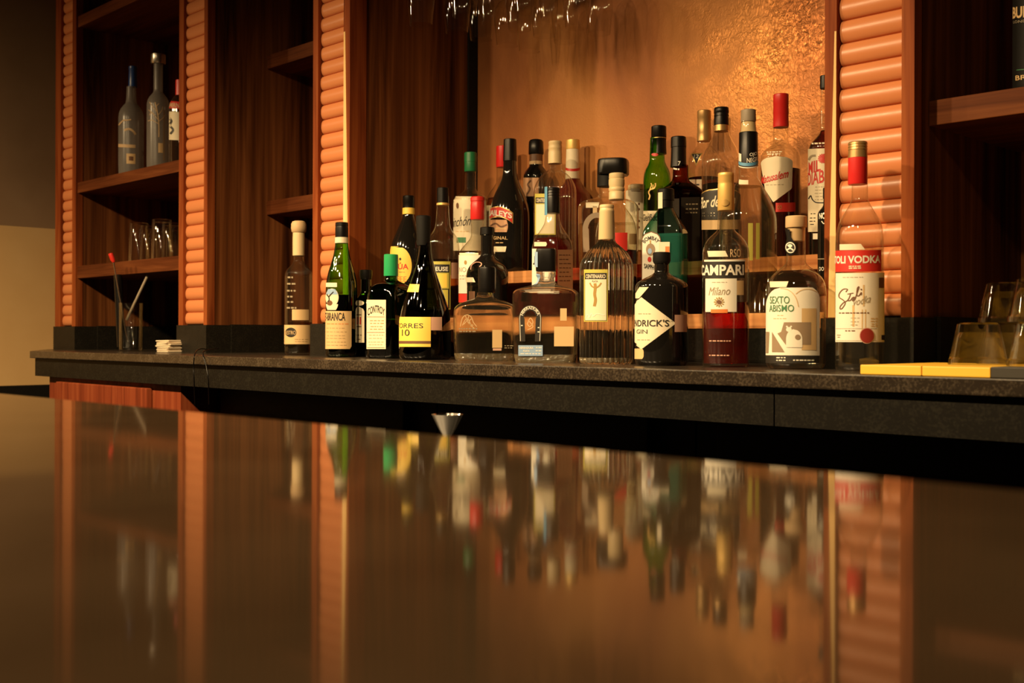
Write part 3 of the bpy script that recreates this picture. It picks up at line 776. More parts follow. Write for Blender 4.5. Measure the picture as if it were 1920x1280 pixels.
b.oval(661, 683, 563, 573, M['cream'], 'tax_strip_or_reflection', face=0)

b = Bottle('orange_liqueur_bottle', 'square dark green bottle with a bright green cap and narrow cream label', 733, YF, 'counter',
    [(516, 12.5, 2), (524, 12.5, 2), (528, 17, 2.4), (533, 26, 3.5), (540, 31, 5), (550, 34, 6), (560, 35, 7), (664, 35, 7), (669, 33.5, 7), (671, 32, 7)], M['deepgreen'], rot=-44, depth=1.0, nexp=7)
b.cap([(477, 12.5), (478, 13.3), (516, 13.6), (517.5, 13.3)], M['greencap'])
b.liquid(600, M['greendark'])
l = b.rect(688, 724, 562, 654, M['cream'], 'label', face=0)
b.text('CONTROY', 690, 722, 579, 593, M['ink'], l, face=0, arch=7, bold=0.02)
for y in (593.5, 622.5, 651): b.rect(689, 722, y, y+0.9, M['brownink'], 'rule', parent=l, face=0, off=0.0007, nz=1, ns=1)
textlines(b, l, 694, 721, [601, 606, 612, 617], M['orange'], 1.2, 0); textlines(b, l, 691, 720, [628, 634, 641, 646], M['print'], 0.9, 0)

b = Bottle('brandy_bottle', 'dark bell shaped brandy bottle with a plain yellow label', 797, YF-0.02, 'counter',
    [(455, 10.8), (470, 12), (497, 17), (525, 26), (545, 33), (565, 40), (585, 45.5), (605, 48.3), (622, 49.2), (664, 49.2), (671, 47.5), (674, 45)], M['olivedark'])
b.cap([(404.5, 12.5), (406, 14.3), (412, 14.2), (430, 13.4), (455, 12.4), (460, 11.8)], M['blackmatte'], 'neck_foil', cx=793.5)
b.liquid(600, M['blackspirit'])
l = b.rect(749, 807.5, 594, 650, M['yellow'], 'label')
b.text('TORRES', -88, -4, 606, 615, M['ink'], l, ps=True); b.text('10', 755, 769, 617.5, 629.5, M['ink'], l)
b.rect(749, 807.5, 639, 644, M['brownink'], 'stripe', parent=l, off=0.0008)
b.rect(808, 828, 594, 619, M['pink'], 'tax_label'); 
b.patch(lambda t: (532+15*t, 768-4.5*t, 787-2.0*t), M['yellow'], 'tax_strip_or_reflection')
textlines(b, None, 770, 777, [539], M['olive'], 4)

# broad decanter and its neighbour
b = Bottle('tequila_decanter', 'squat broad clear decanter with an etched emblem and a dark stopper', 909.5, YF-0.01, 'counter',
    [(548, 15, 2), (556, 16, 2), (560, 22, 2.4), (564, 34, 3), (568, 45, 4), (573, 53, 4.5), (580, 57.2, 5), (590, 58.4, 5), (600, 58.6, 5), (660, 56.5, 5), (672, 54.5, 5), (677, 52, 5)], M['lens'], rot=6, depth=0.62, nexp=5, seg=96)
v, f = b.rings([q for q in b.fine if q[0] < 0.016], -0.0006, False); tag(link('base_glint_rim', v[:], f, M['glint'], b.e, smooth=40), 'wavy glass base, cream haze for glints')
b.cap([(500, 14), (501.5, 16), (505, 16.8), (540, 16.6), (547, 16), (549, 15)], M['black'], 'stopper', cx=913)
b.e['label'] = 'squat broad clear decanter with an etched emblem, in front of a black bottle'
b.liquid(592, M['spirit'])
e0 = b.stroke([(864, 612), (868, 596), (876, 590), (884, 594), (888, 604), (894, 612)], 1.6, M['cork'], None, face=0, name='emblem')
for q in ([(868, 610), (874, 598), (880, 600), (884, 612)], [(872, 590), (876, 600), (870, 608)], [(880, 590), (878, 604), (888, 610)], [(886, 596), (880, 604), (890, 616)]):
    b.stroke(q, 1.5, M['cork'], e0, face=0, name='etching')
b.rect(923, 941, 618, 652, M['tan'], 'tax_label', face=0)
textlines(b, None, 861, 896, [616, 621], M['greyink'], 2.4, 0)
b.rect(924, 940, 653, 657, M['pink'], 'back_label_or_reflection', face=0); textlines(b, None, 944, 962, [648, 652], M['greyink'], 1.6, 0)

b = Bottle('spirits_bottle', 'round shouldered black bottle rising behind the squat decanter', 913.5, 1.7265, 's1',
    [(440, 12, 2), (478, 12.4, 2), (484, 17, 2.1), (492, 27, 2.4), (500, 35, 2.8), (510, 41, 3.2), (522, 44, 3.6), (536, 44.8, 4), (588, 44.8, 4), (597, 43, 4)], M['blackglass'], rot=-46, depth=0.42, nexp=4)
b.cap([(426, 12), (427, 13.4), (440, 13.8), (441, 13)], M['black'])
b.patch(lambda t: (428+7*t, 902, 913-5*t), M['redink'], 'cap_print', off=0.0016); textlines(b, None, 902, 914, [433, 437], M['white'], 1.5)
b.stroke([(884, 505), (886, 497), (894, 491), (902, 491), (904, 495), (900, 500)], 1.8, M['pink'], None, name='pink_loop')  # thin pink loop line on the shoulder
b.patch(lambda t: (520+9*t, 872+3*t, 888+4*t), M['cream'], 'tax_strip_or_reflection')
b.rect(880, 891, 546, 562, M['brownink'], 'label')

b = Bottle('tequila_bottle', 'clear flat tequila bottle with black stopper and a black horseshoe emblem', 1024, YF-0.01, 'counter',
    [(510, 18.5, 2), (516, 18.6, 2), (521, 15.5, 2), (526, 16, 2), (532, 20, 2.2), (536, 30, 3), (540, 44, 5), (544, 55, 7), (550, 59.5, 8), (560, 60.5, 8), (600, 60, 8), (660, 57, 8), (674, 55, 8), (680, 53, 8)], M['lens'], rot=-7, depth=0.60, nexp=8, seg=96)
v, f = b.rings([q for q in b.fine if q[0] < 0.016], -0.0006, False); tag(link('base_glint_rim', v[:], f, M['glint'], b.e, smooth=40), 'wavy glass base, cream haze for glints')
b.cap([(466, 15), (467.5, 17.8), (472, 18.6), (506, 18.6), (509, 18)], M['black'], 'stopper', flat=5)
st = b.rect(1007, 1011.5, 470, 499, M['bluelabel'], 'tax_strip_or_reflection', off=0.0052)
b.patch(lambda t: (512+22*t, 1006-0*t-6*t*t, 1013-5*t*t), M['bluelabel'], 'tax_strip_or_reflection', off=0.0008)
def shoe(bt, cx, cy, w_, h_, wd, mat, par, face, name, a0=205, off=0.0006, n=26):
    V, F = [], []
    for i in range(n+1):
        a = math.radians(-a0/2*1.0 - 17 + (a0+34)*i/n)
        for q in (1.0, 1.0-wd):
            x = cx + w_*q*math.sin(a)*(1 if math.cos(a) > -0.3 else 1.0); y = cy - h_*q*math.cos(a)
            V.append(bt.pxmap(x, y, off, face))
    for i in range(n): F.append((2*i, 2*i+1, 2*i+3, 2*i+2))
    return link(name, V, F, mat, par or bt.e)
V, F = [], []
def shoe_strip(bt, x0, x1, y0, y1, th, mat, face, name, par=None, off=0.0005):
    """an upright horseshoe: arch on top, two straight legs"""
    cx, hw = (x0+x1)/2, (x1-x0)/2; pts = []
    for i in range(7): pts.append((x0+1.5-1.5*i/6, y1-(y1-y0-hw*1.2)*i/6, x0+1.5-1.5*i/6+th*1.15, y1-(y1-y0-hw*1.2)*i/6))
    for i in range(1, 24):
        a = math.pi*i/24; pts.append((cx-hw*math.cos(a), y0+hw*1.2-hw*1.2*math.sin(a), cx-(hw-th)*math.cos(a), y0+hw*1.2-(hw*1.2-th)*math.sin(a)))
    for i in range(7): pts.append((x1-1.5*i/6, y0+hw*1.2+(y1-y0-hw*1.2)*i/6, x1-1.5*i/6-th*1.15, y0+hw*1.2+(y1-y0-hw*1.2)*i/6))
    V = []
    for p in pts: V.append(bt.pxmap(p[0], p[1], off, face)); V.append(bt.pxmap(p[2], p[3], off, face))
    F = [(2*i, 2*i+1, 2*i+3, 2*i+2) for i in range(len(pts)-1)]
    return link(name, V, F, mat, par or bt.e)
b.liquid(566, M['spirit'])
hs = shoe_strip(b, 973.5, 1016, 572, 640, 9.5, M['ink'], 0, 'horseshoe_emblem')
shoe_strip(b, 975, 1014.5, 573.6, 639, 0.8, M['white'], 0, 'emblem_outline', hs, 0.0009)
def arc_text(bt, body, cx, cy, rx, ry, a0, a1, hgt, mat, par, face, off=0.001, bold=0.02):
    tv, tf = text_mesh(body, bold, 0.0); V = []
    for u, v in tv:
        a = math.radians(a0+(a1-a0)*u); k = hgt*v
        V.append(bt.pxmap(cx+(rx+k)*math.sin(a), cy-(ry+k)*math.cos(a), off, face))
    return link('lettering', V, tf, mat, par)
arc_text(b, 'HERRADURA', 994.8, 597, 14, 17.5, -72, 72, 5.2, M['white'], hs, 0)
textlines(b, hs, 977.5, 981, [606, 610, 614, 618, 622, 626], M['white'], 2.0, 0); textlines(b, hs, 1008.5, 1012, [606, 610, 614, 618, 622, 626], M['white'], 2.0, 0)
e0 = b.stroke([(990, 606), (995, 596), (1000, 604), (994, 612), (989, 606)], 1.4, M['cork'], None, face=0, name='emblem')
b.stroke([(991, 600), (1000, 612), (990, 618)], 1.4, M['cork'], e0, face=0, name='etching')
l = b.rect(973, 1018, 647, 667, M['bluelabel'], 'label', face=0)
b.text('HERRADURA', 975, 1001, 650, 654, M['white'], l, face=0, bold=0.02); b.text('PLATA', 982, 994, 656, 659.5, M['white'], l, face=0, bold=0.02)
textlines(b, l, 975, 1016, [663], M['white'], 1.3, 0); textlines(b, l, 1004, 1016, [651.5, 657.5], M['white'], 1.6, 0)
b.rect(1039, 1075, 612, 649, M['tan'], 'back_label_or_reflection', face=0)
b.rect(1050, 1062, 578, 601, M['tan'], 'tax_label', face=0)

b = Bottle('tequila_bottle', 'fluted clear bottle with cream neck foil and a framed winged figure label', 1137.5, YF, 'counter',
    [(449, 15), (455, 18), (461, 25), (468, 33), (476, 40), (486, 46), (497, 49.6), (508, 50.8), (670, 50.8), (679, 49), (682, 46)], M['fluted'], ribs=30)
v, f = b.rings([q for q in b.fine if q[0] < 0.016], -0.0006, False); tag(link('base_glint_rim', v[:], f, M['glint'], b.e, smooth=40), 'wavy glass base, cream haze for glints')
b.cap([(384, 12.5), (385, 13.6), (389, 13.9), (390, 13.1), (394, 13.4), (395, 14.2), (398, 14.3), (399, 14), (448, 15.8), (450, 15)], M['creamcap'], 'neck_foil')
l = b.rect(1096.5, 1139.5, 505, 603, M['olive'], 'label', off=0.0012)
b.rect(1098.5, 1137.8, 511.5, 601, M['ink'], 'frame', parent=l, off=0.0015); b.rect(1099.3, 1137, 523.5, 600.3, M['cream'], 'panel', parent=l, off=0.0018)
b.text('CENTENARIO', 1100.5, 1135.5, 514.2, 521.6, M['cream'], l, off=0.002, bold=0.02)
b.text('PLATA', 1112, 1122, 525.5, 529, M['ink'], l, off=0.0022)
textlines(b, l, 1112, 1122, [508.5], M['ink'], 1.6)
f0 = b.stroke([(1117, 531), (1117.5, 540), (1116.5, 552), (1118, 562), (1116, 574)], 5.0, M['gold'], l, off=0.0022, name='winged_figure')
b.stroke([(1117, 540), (1111, 536), (1108, 530)], 2.5, M['gold'], l, off=0.0022, name='wing'); b.stroke([(1117.5, 540), (1124, 536), (1128, 530)], 2.5, M['gold'], l, off=0.0022, name='wing')
b.stroke([(1100, 597), (1104, 589), (1107, 595), (1111, 587), (1114, 593), (1121, 588), (1134, 591)], 1.5, M['white'], l, off=0.0022)
textlines(b, l, 1108, 1136, [596.5], M['ink'], 1.3); textlines(b, l, 1103, 1109, [566, 570, 574], M['greyink'], 1.0)

b = Bottle('gin_bottle', 'black apothecary gin bottle with a cream diamond label', 1240.5, YF-0.01, 'counter',
    [(492, 14.2), (497, 13.2), (510, 13.6), (514, 17), (518, 25), (523, 35), (528, 43.5), (533, 48), (539, 49.8), (548, 50), (675, 50), (683, 48), (686, 45.5)], M['blackglass'])
b.cap([(473, 15), (474.5, 16.6), (489, 16.8), (492, 15.5), (494, 14.6)], M['blackmatte'])
l = b.patch(lambda t: (557+98*t, (1203.2-17*min(t, 1-t)/0.14 if min(t, 1-t) < 0.14 else 1190.6), 1203.5+63.5*(min(t, 1-t)*2)), M['cream'], 'label')
b.text("HENDRICK'S", -104, 16, 599, 612, M['ink'], l, ps=True, bold=0.015)
b.text('GIN', 1195, 1215, 617.5, 625.5, M['ink'], l); textlines(b, l, 1196, 1222, [588, 637], M['greyink'], 1.1)
b.patch(lambda t: (538+21*t*1.0, 1192+0*t if t > 0.5 else 1200-14*t, 1217-18*t), M['cream'], 'tax_strip_or_reflection')
b.patch(lambda t: (653.5+19.5*t, 1190.5, 1208-1.5*(2*t-1)**4*2), M['tan'], 'round_label')
b.rect(1264.5, 1287.5, 590, 622, M['pink'], 'tax_label')

b = Bottle('aperitif_bottle', 'clear bottle of bright red aperitif with a yellow cap and navy label band', 1361, YF, 'counter',
    [(394, 15.3), (428, 15.8), (434, 19), (440, 26), (447, 33), (455, 38.5), (465, 42.3), (476, 43.8), (490, 44), (682, 44), (688, 42.5), (690, 40)], M['clear'])
b.cap([(324.5, 14.5), (326, 15.3), (331, 15.5), (332, 15), (336, 15.5), (337, 15), (341, 15.5), (342, 15), (346, 15.5), (394, 16), (395, 15.5)], M['goldcap'])
b.oval(1352, 1366, 370, 383, M['gold'], 'cap_emblem', off=0.0020)
b.liquid(567, M['redspirit'])
l = b.rect(1317.5, 1396, 490, 521.5, M['ink'], 'label_band'); tag(l, 'navy label band')
b.rect(1321, 1397, 486.5, 490, M['white'], 'white_rule'); 
b.text('CAMPARI', -86, 48, 496, 516, M['white'], l, ps=True, bold=0.03)
l = b.rect(1323.5, 1381, 522, 584.5, M['white'], 'label')
b.text('Milano', 1330, 1369, 538, 553, M['greyink'], l, shear=0.35, tilt=1)
for k in range(12):
    a = 2*math.pi*k/12; b.stroke([(1349+5*math.cos(a), 566+5*math.sin(a)), (1349+9.5*math.cos(a), 566+9.5*math.sin(a))], 2.2, M['gold'], l, name='emblem_ray', raw=True)
b.oval(1344.5, 1353.5, 562, 570, M['brownink'], 'emblem', parent=l, off=0.0009)
textlines(b, l, 1334, 1366, [529], M['greyink'], 1.0)
b.rect(1334, 1364.5, 579.5, 586.5, M['orange'], 'seal_strip', off=0.0008)
b.text('RSO', 1369, 1388, 467, 482, M['cork'], None)
b.patch(lambda t: (470+11*t, 1327+2*t, 1360+5*t), M['cream'], 'tax_strip_or_reflection')
b.rect(1378, 1394, 526, 553, M['tan'], 'tax_label', off=0.0003)
for y in (639, 666): textlines(b, None, 1330, 1372, [y], M['pink'], 2.0)

b = Bottle('mezcal_bottle', 'round clear mezcal bottle with pale wooden stopper and arched picture label', 1492.5, YF-0.005, 'counter',
    [(424, 17.5), (490, 18), (497, 22), (505, 32), (513, 42), (521, 49), (530, 53.5), (541, 56), (555, 56.6), (680, 56.6), (689, 54.5), (693, 51)], M['clear'])
b.cap([(405.5, 19), (407, 20.2), (425, 20.4), (427, 19.5)], M['cork'], 'stopper'); b.cap([(427, 16.4), (452, 16)], M['cork'], 'stopper_plug')
tg = b.patch(lambda t: (427+50*t, 1475+3*min(1, t*3)-5*max(0, t-0.35)*1.4+max(0, t-0.8)*40*t, 1483+0*t+10*min(1, max(0, t-0.25)*3)-max(0, t-0.8)*40*t), M['black'], 'hang_tag', off=0.003)
b.oval(1476.5, 1491.5, 451, 472, M['white'], 'tag_emblem', parent=tg, off=0.0036); b.oval(1478, 1490, 453, 470, M['ink'], 'tag_emblem', parent=tg, off=0.0040)
b.oval(1480.5, 1487, 455, 461, M['white'], 'tag_emblem', parent=tg, off=0.0044); b.stroke([(1479, 467), (1484, 463), (1489, 467)], 2.4, M['white'], tg, off=0.0044); b.stroke([(1480, 457), (1488, 466)], 1.6, M['white'], tg, off=0.0044)
b.liquid(530, M['water'])
def twin_arch(t):
    y = 539+127*t
    xl = 1436.5 if y > 575 else 1464-27.5*math.sqrt(max(0, 1-((575-y)/36)**2)); return (y, xl, max(1536 if y > 562 else 1510+26*math.sqrt(max(0, 1-((562-y)/26)**2)) if y > 538 else 1464, 1465))
l = b.patch(twin_arch, M['white'], 'label', nz=44)
b.stroke([(1492, 551), (1500, 545), (1510, 542), (1521, 543), (1530, 547)], 1.2, M['tan'], l, off=0.0009, name='arch_line')
b.stroke([(1464, 540), (1476, 542), (1486, 549), (1493, 560), (1497, 575)], 1.4, M['tan'], l, off=0.0009, name='arch_line')
b.text('SEXTO', 1445, 1481, 555, 569, M['greenink'], l, off=0.001, bold=0.005); b.text('ABISMO', 1444, 1489, 571, 584, M['greenink'], l, off=0.001, bold=0.005)
textlines(b, l, 1458, 1472, [591], M['tan'], 1.2); textlines(b, l, 1451, 1477, [597], M['tan'], 1.2)
tp = b.rect(1503, 1529.5, 578, 656, M['tan'], 'picture', parent=l, off=0.0007)
b.patch(lambda t: (604+42*t, 1471-12*t if t < 0.5 else 1459+ (t-0.5)*30, 1520), M['taupe'], 'picture', parent=l, off=0.0009)
b.patch(lambda t: (617+34*t, 1488-13*math.sqrt(max(0, 1-(1-min(1, t*1.8))**2)), 1488+16*math.sqrt(max(0, 1-(1-min(1, t*1.8))**2))), M['white'], 'picture_dome', parent=l, off=0.0011)
b.oval(1491, 1501, 627, 637, M['taupe'], 'picture_dot', parent=l, off=0.0014)
b.stroke([(1475.5, 611), (1480, 616), (1485, 611)], 3, M['white'], l, off=0.0012, name='picture_fox', raw=True); b.oval(1475, 1485, 613, 622, M['white'], 'picture_fox', parent=l, off=0.0012)
b.patch(lambda t: (622+38*t, 1449+0*t, 1449+23*t), M['taupe'], 'picture_stairs', parent=l, off=0.0009); b.patch(lambda t: (622+40*t, 1437.5, 1444-2*t), M['taupe'], 'picture_edge', parent=l, off=0.0009)
lb = b.rect(1436.3, 1535, 666, 681, M['ink'], 'label_foot')
textlines(b, lb, 1456, 1474, [670.5, 675.5], M['white'], 2.0); textlines(b, lb, 1487, 1530, [675], M['white'], 2.2)
b.patch(lambda t: (527+11*t, 1444+1*t, 1479-4*t), M['cream'], 'tax_strip_or_reflection')

b = Bottle('vodka_bottle', 'clear vodka bottle with red and gold cap standing before the wide tiled pillar', 1612, YF-0.01, 'counter',
    [(344, 15), (372, 15.5), (380, 18), (390, 23.5), (402, 31), (414, 37.5), (426, 42), (440, 44.8), (456, 45.6), (470, 45.8), (683, 46.2), (690, 45.5), (695, 43)], M['clear'])
b.cap([(266, 17), (267.5, 18.3), (271, 18.6), (272, 17.8), (276, 18.6), (277, 17.8), (281, 18.6), (282, 17.8), (296, 18.6)], M['bronzecap'], cx=1608)
b.cap([(296.2, 18.4), (344, 18.6), (346, 17.8)], M['redcap'], 'neck_foil', cx=1608)
b.liquid(468, M['water'])
l = b.patch(lambda t: (469+40*t, 1567+0*t, 1651.5), M['redink'], 'label_band'); tag(l, 'red label band')
b.text('STOLI VODKA', -92, 54, 479, 493.5, M['white'], l, ps=True, bold=0.03)
textlines(b, l, 1592, 1615, [499, 502.5], M['cream'], 2.2)
l = b.rect(1567.5, 1658.5, 511.5, 641, M['white'], 'label')
b.stroke([(1587, 547), (1590, 542), (1582, 542), (1575, 550), (1575, 557), (1582, 562), (1586, 568), (1581, 577), (1577, 579), (1577, 574), (1583, 567), (1590, 563), (1594, 556), (1596, 549)], 1.9, M['brownink'], l)
b.stroke([(1590, 563), (1595, 563), (1599, 558), (1603, 557), (1599, 563), (1603, 562), (1607, 550), (1611, 538), (1608, 540), (1607, 553), (1611, 554), (1615, 548), (1615, 553)], 1.9, M['brownink'], l); b.stroke([(1590, 551), (1601, 549)], 1.6, M['brownink'], l)
b.oval(1613.5, 1616.5, 541, 544, M['brownink'], 'lettering_dot', parent=l, off=0.0008)
b.text('vodka', 1601, 1632, 556, 570, M['greyink'], l, shear=0.35, tilt=7)
for x0, x1, y0, y1 in ((1599, 1603, 572, 612), (1618, 1621, 534, 574), (1616, 1618, 580, 620), (1622, 1624, 580, 618)): b.rect(x0, x1, y0, y1, M['tan'], 'tower_print', parent=l, off=0.0006, ns=2, nz=3)
textlines(b, l, 1573, 1634, [586.5], M['brownink'], 2.2); textlines(b, l, 1580, 1622, [519.5], M['greyink'], 1.0)
textlines(b, l, 1595, 1612, [596, 603, 609], M['greyink'], 1.0); textlines(b, l, 1632, 1645, [597, 602, 607, 611], M['tan'], 2.0)
for y in (615.5, 638): b.rect(1568.5, 1644, y, y+0.8, M['greyink'], 'rule', parent=l, off=0.0006, nz=1, ns=12)
textlines(b, l, 1585, 1604, [620], M['brownink'], 2.0); textlines(b, l, 1570, 1579, [628, 632], M['greyink'], 1.6)
b.oval(1612, 1639, 614, 644, M['pink'], 'seal', off=0.0009); b.oval(1613.3, 1637.7, 615.5, 642.5, M['sealred'], 'seal_face', off=0.0013)
b.rect(1647, 1656.5, 521, 540, M['brownink'], 'tax_label', parent=l, off=0.0008); b.rect(1652, 1658, 628, 637, M['ink'], 'label_mark', parent=l, off=0.0008)
b.patch(lambda t: (457+11*t, 1575+0*t, 1614+8*t), M['cream'], 'tax_strip_or_reflection')

# ================= on the lower step
Y1 = 1.765
b = Bottle('coffee_liqueur_bottle', 'dark coffee liqueur bottle with an oval yellow label and yellow neck band', 766, 1.75, 's1',
    [(390, 10.6), (402, 10.8), (410, 12.5), (424, 18.5), (440, 25.5), (455, 31), (470, 34), (490, 35), (598, 35), (606, 33)], M['blackglass'])
b.cap([(367, 9.8), (368, 11), (380, 11.4), (381, 10.9), (390, 11.2)], M['black']); b.cap([(390.2, 11.4), (402, 11.7)], M['yellow'], 'neck_band')
textlines(b, None, 758, 776, [396], M['ink'], 2.5)
def kah(t):
    y = 462+72*t; q = math.sqrt(max(0, 1-(2*t-1)**2)); return (y, 731.5, 747+25*q)
l = b.patch(kah, M['yellow'], 'label', nz=26)
b.text('KAHLÚA', -95, 0, 492, 505, M['redink'], l, ps=True, bold=0.02); b.text('COFFEE', -84, -6, 518, 528, M['orange'], l, ps=True)
textlines(b, l, 748, 764, [510], M['gold'], 1.6); b.oval(749, 753, 483, 488, M['ink'], 'emblem', parent=l, off=0.0008)

b = Bottle('herbal_liqueur_bottle', 'clear bulb necked bottle of pale gold liqueur with black framed yellow label', 830, Y1, 's1',
    [(383, 10.6), (390, 11.4), (410, 12.8), (424, 14.5), (433, 18.5), (440, 24), (448, 28.5), (458, 31), (470, 32), (590, 32), (598, 31)], M['clear'])
b.cap([(352, 9.8), (353, 11), (381, 11.3)], M['black']); b.cap([(381, 11.7), (385, 11.9)], M['goldcap'], 'neck_ring')
b.liquid(487, M['palegold'])
l = b.rect(801, 844.5, 490, 580, M['olive'], 'label'); tp = b.rect(801, 843, 495.5, 578, M['ink'], 'frame', parent=l, off=0.0007)
b.rect(803, 841.5, 511, 541, M['olive'], 'panel', parent=l, off=0.0010); b.rect(802, 840, 543, 577, M['olive'], 'panel', parent=l, off=0.0010)
b.rect(803, 838, 513, 539, M['yellow'], 'panel', parent=l, off=0.0013)
b.text('CHARTREUSE', -100, 18, 500, 508, M['white'], l, ps=True, off=0.0013, bold=0.02)
textlines(b, l, 815, 836, [518, 522, 530, 535], M['olive'], 1.6)
b.rect(846, 858, 492, 522, M['pink'], 'tax_label')

b = Bottle('vermouth_bottle', 'clear bottle with a red foil cap and tall white label, beside the black bottle', 895, 1.787, 's1',
    [(411, 11.8), (440, 11.8), (447, 14), (455, 20), (463, 27), (470, 32), (478, 34.6), (488, 35), (595, 35), (604, 33)], M['clear'])
b.cap([(369, 11.5), (370.5, 13), (377, 13.3), (378, 12.6), (382, 12.7), (384, 13.1), (410, 13.2), (412, 12.5)], M['redcap'], 'cap')
b.liquid(560, M['water'])
l = b.patch(lambda t: (478+72*t, 860.5, 893+8*(1-t)), M['white'], 'label')
b.text('NO', 862, 875, 501, 510, M['greyink'], l, bold=0.0); b.oval(871, 876, 488, 496, M['gold'], 'emblem', parent=l, off=0.0008)
textlines(b, l, 862, 878, [517, 523], M['greyink'], 1.2)
b.rect(860.5, 900, 550.5, 567, M['redink'], 'label_foot'); b.patch(lambda t: (474+5*t, 862, 897), M['cream'], 'label_top')

b = Bottle('red_spirit_bottle', 'square clear bottle of red liquor with a black cap and blue tax strip', 1036, Y1-0.01, 's1',
    [(398, 12.5, 2), (404, 12.8, 2), (418, 15, 2.2), (432, 20.5, 3), (444, 26, 4.5), (455, 29, 6), (466, 30, 7), (590, 30, 7), (598, 29, 7)], M['clear'], rot=-38, depth=1.0, nexp=7)
b.cap([(352, 12.5), (353, 13.8), (357, 14), (358, 13.2), (362, 14), (363, 13.2), (367, 14), (368, 13.2), (372, 14), (400, 14.2)], M['black'])
_q = [b.at(math.radians(a), b.z(y), 0.0) for a in (-70, -40) for y in (352, 404)]
def capstrip(bt, d0, d1, y0, y1, rpx, mat, name):
    r = rpx*bt.cosA/bt.s; V = []
    for i in range(6):
        a = math.radians(d0+(d1-d0)*i/5)
        p = bt.d*(r*math.cos(a))+bt.rt*(r*math.sin(a)); V += [(p.x, p.y, bt.z(y0)), (p.x, p.y, bt.z(y1))]
    return link(name, V, [(2*i, 2*i+1, 2*i+3, 2*i+2) for i in range(5)], mat, bt.e)
capstrip(b, -88, -42, 351, 404, 15.2, M['bluestrip'], 'tax_strip_or_reflection')
b.liquid(447, M['redspirit'])
l = b.rect(998, 1041, 466, 545, M['white'], 'label', face=0); b.text('J', 1000, 1005, 480, 496, M['ink'], l, face=0, bold=0.04); b.rect(1010, 1030, 505, 507, M['ink'], 'rule', parent=l, face=0, off=0.0008)
r2 = b.rect(1045, 1074, 468, 545, M['peach'], 'back_label_or_reflection', face=1); textlines(b, r2, 1047, 1070, [478, 486, 494, 502, 510, 518, 526], M['brownink'], 1.4, 1)
b.patch(lambda t: (453.5+8*t, 1002, 1026-2*abs(2*t-1)), M['cream'], 'tax_strip_or_reflection', face=0)

b = Bottle('tequila_bottle', 'clear tequila bottle with ringed wooden cap, behind the fluted bottle', 1156, Y1+0.01, 's1',
    [(372, 12.8), (380, 13), (387, 16), (396, 22), (406, 29), (418, 35), (432, 38.5), (446, 39.5), (585, 39.5), (592, 37)], M['clear'])
b.cap([(325, 13), (326, 14.3), (334, 14.6), (335.5, 13.8), (337, 15), (345, 15.1), (350, 14.2), (351.5, 14), (353, 15), (357, 14.9), (359.5, 13.6), (361, 14.6), (374, 14.6), (375, 13.4)], M['creamcap'], 'stopper')
b.rect(1150, 1176, 436, 470, M['redink'], 'label'); b.rect(1179, 1193, 438, 458, M['tan'], 'tax_label'); b.liquid(470, M['amber'])

b = Bottle('gin_bottle', 'blue green square gin bottle with an arched cream label', 1248, Y1-0.015, 's1',
    [(388, 13, 2), (393, 15, 2.2), (402, 20, 2.8), (414, 27.5, 4), (426, 34, 6), (436, 38, 8), (444, 39, 8), (590, 39, 8), (599, 38, 8)], M['bluegreen'], rot=-15, depth=0.82, nexp=8, seg=80)
b.cap([(354, 14), (355.5, 16), (376, 16.4), (377, 15), (390, 15)], M['black']); capstrip(b, -55, -20, 362, 392, 17.3, M['cream'], 'tax_strip_or_reflection')
b.liquid(440, M['gelgreen'])
l = b.arch(1203.5, 1239.5, 433, 545, 18, M['brownink'], 'label', face=0); l2 = b.arch(1205, 1238, 435, 545, 16.5, M['white'], 'label_paper', parent=l, face=0, off=0.0008)
arc_text(b, 'BOMBAY', 1221, 462, 12.5, 12.5, -60, 60, 7.5, M['ink'], l, 0, off=0.0012)
b.oval(1212, 1229, 456, 479, M['taupe'], 'emblem', parent=l, face=0, off=0.0012); b.oval(1215.5, 1223, 465, 476, M['bluelabel'], 'emblem', parent=l, face=0, off=0.0016)
b.rect(1219, 1221, 450, 456, M['gold'], 'emblem', parent=l, face=0, off=0.0016, nz=1, ns=1)
b.text('SAPPHIRE', 1208.5, 1236, 496, 505, M['ink'], l, face=0, off=0.0012, bold=0.02, tilt=-5)
b.oval(1215, 1222, 481, 491, M['redink'], 'emblem', parent=l, face=0, off=0.0012)
tx = b.rect(1236, 1256, 453.5, 474, M['cream'], 'tax_label', face=0, off=0.0012); b.rect(1248, 1255.5, 462, 473, M['orange'], 'tax_mark', parent=tx, face=0, off=0.0016)

b = Bottle('vodka_bottle', 'large clear bottle with sloping shoulders and a black neck label with blue line', 1403, Y1-0.001, 's1',
    [(228, 14), (236, 14.5), (246, 16), (252, 17.3), (312, 17.4), (332, 18), (345, 25), (360, 33.5), (378, 43), (394, 50), (408, 53.5), (425, 54.5), (585, 54.5), (592, 52)], M['clear'])
b.cap([(206, 12.5), (207, 14), (226, 14.4), (229, 13.6)], M['greycap'], 'stopper'); b.cap([(229.2, 12.2), (231, 13.4), (246, 14.6), (248.5, 16.5)], M['creamcap'], 'neck_foil')
n_ = b.cap([(248.6, 17.2), (250, 17.8), (311, 18.4)], M['black'], 'neck_label')
b.rect(1386.2, 1420, 300, 306, M['bluestrip'], 'blue_line', parent=n_, off=0.0016); b.rect(1386.2, 1420, 308, 310, M['white'], 'white_line', parent=n_, off=0.0016)
b.text('OJO', 1405, 1417.5, 281, 289.5, M['white'], n_, bold=0.02, off=0.0016); b.text('NEGRO', -9, 80, 290.5, 299.5, M['white'], n_, bold=0.02, off=0.0016, ps=True)
b.rect(1386.5, 1391, 284, 299, M['white'], 'side_letters', parent=n_, off=0.0016)
b.liquid(350, M['water'])
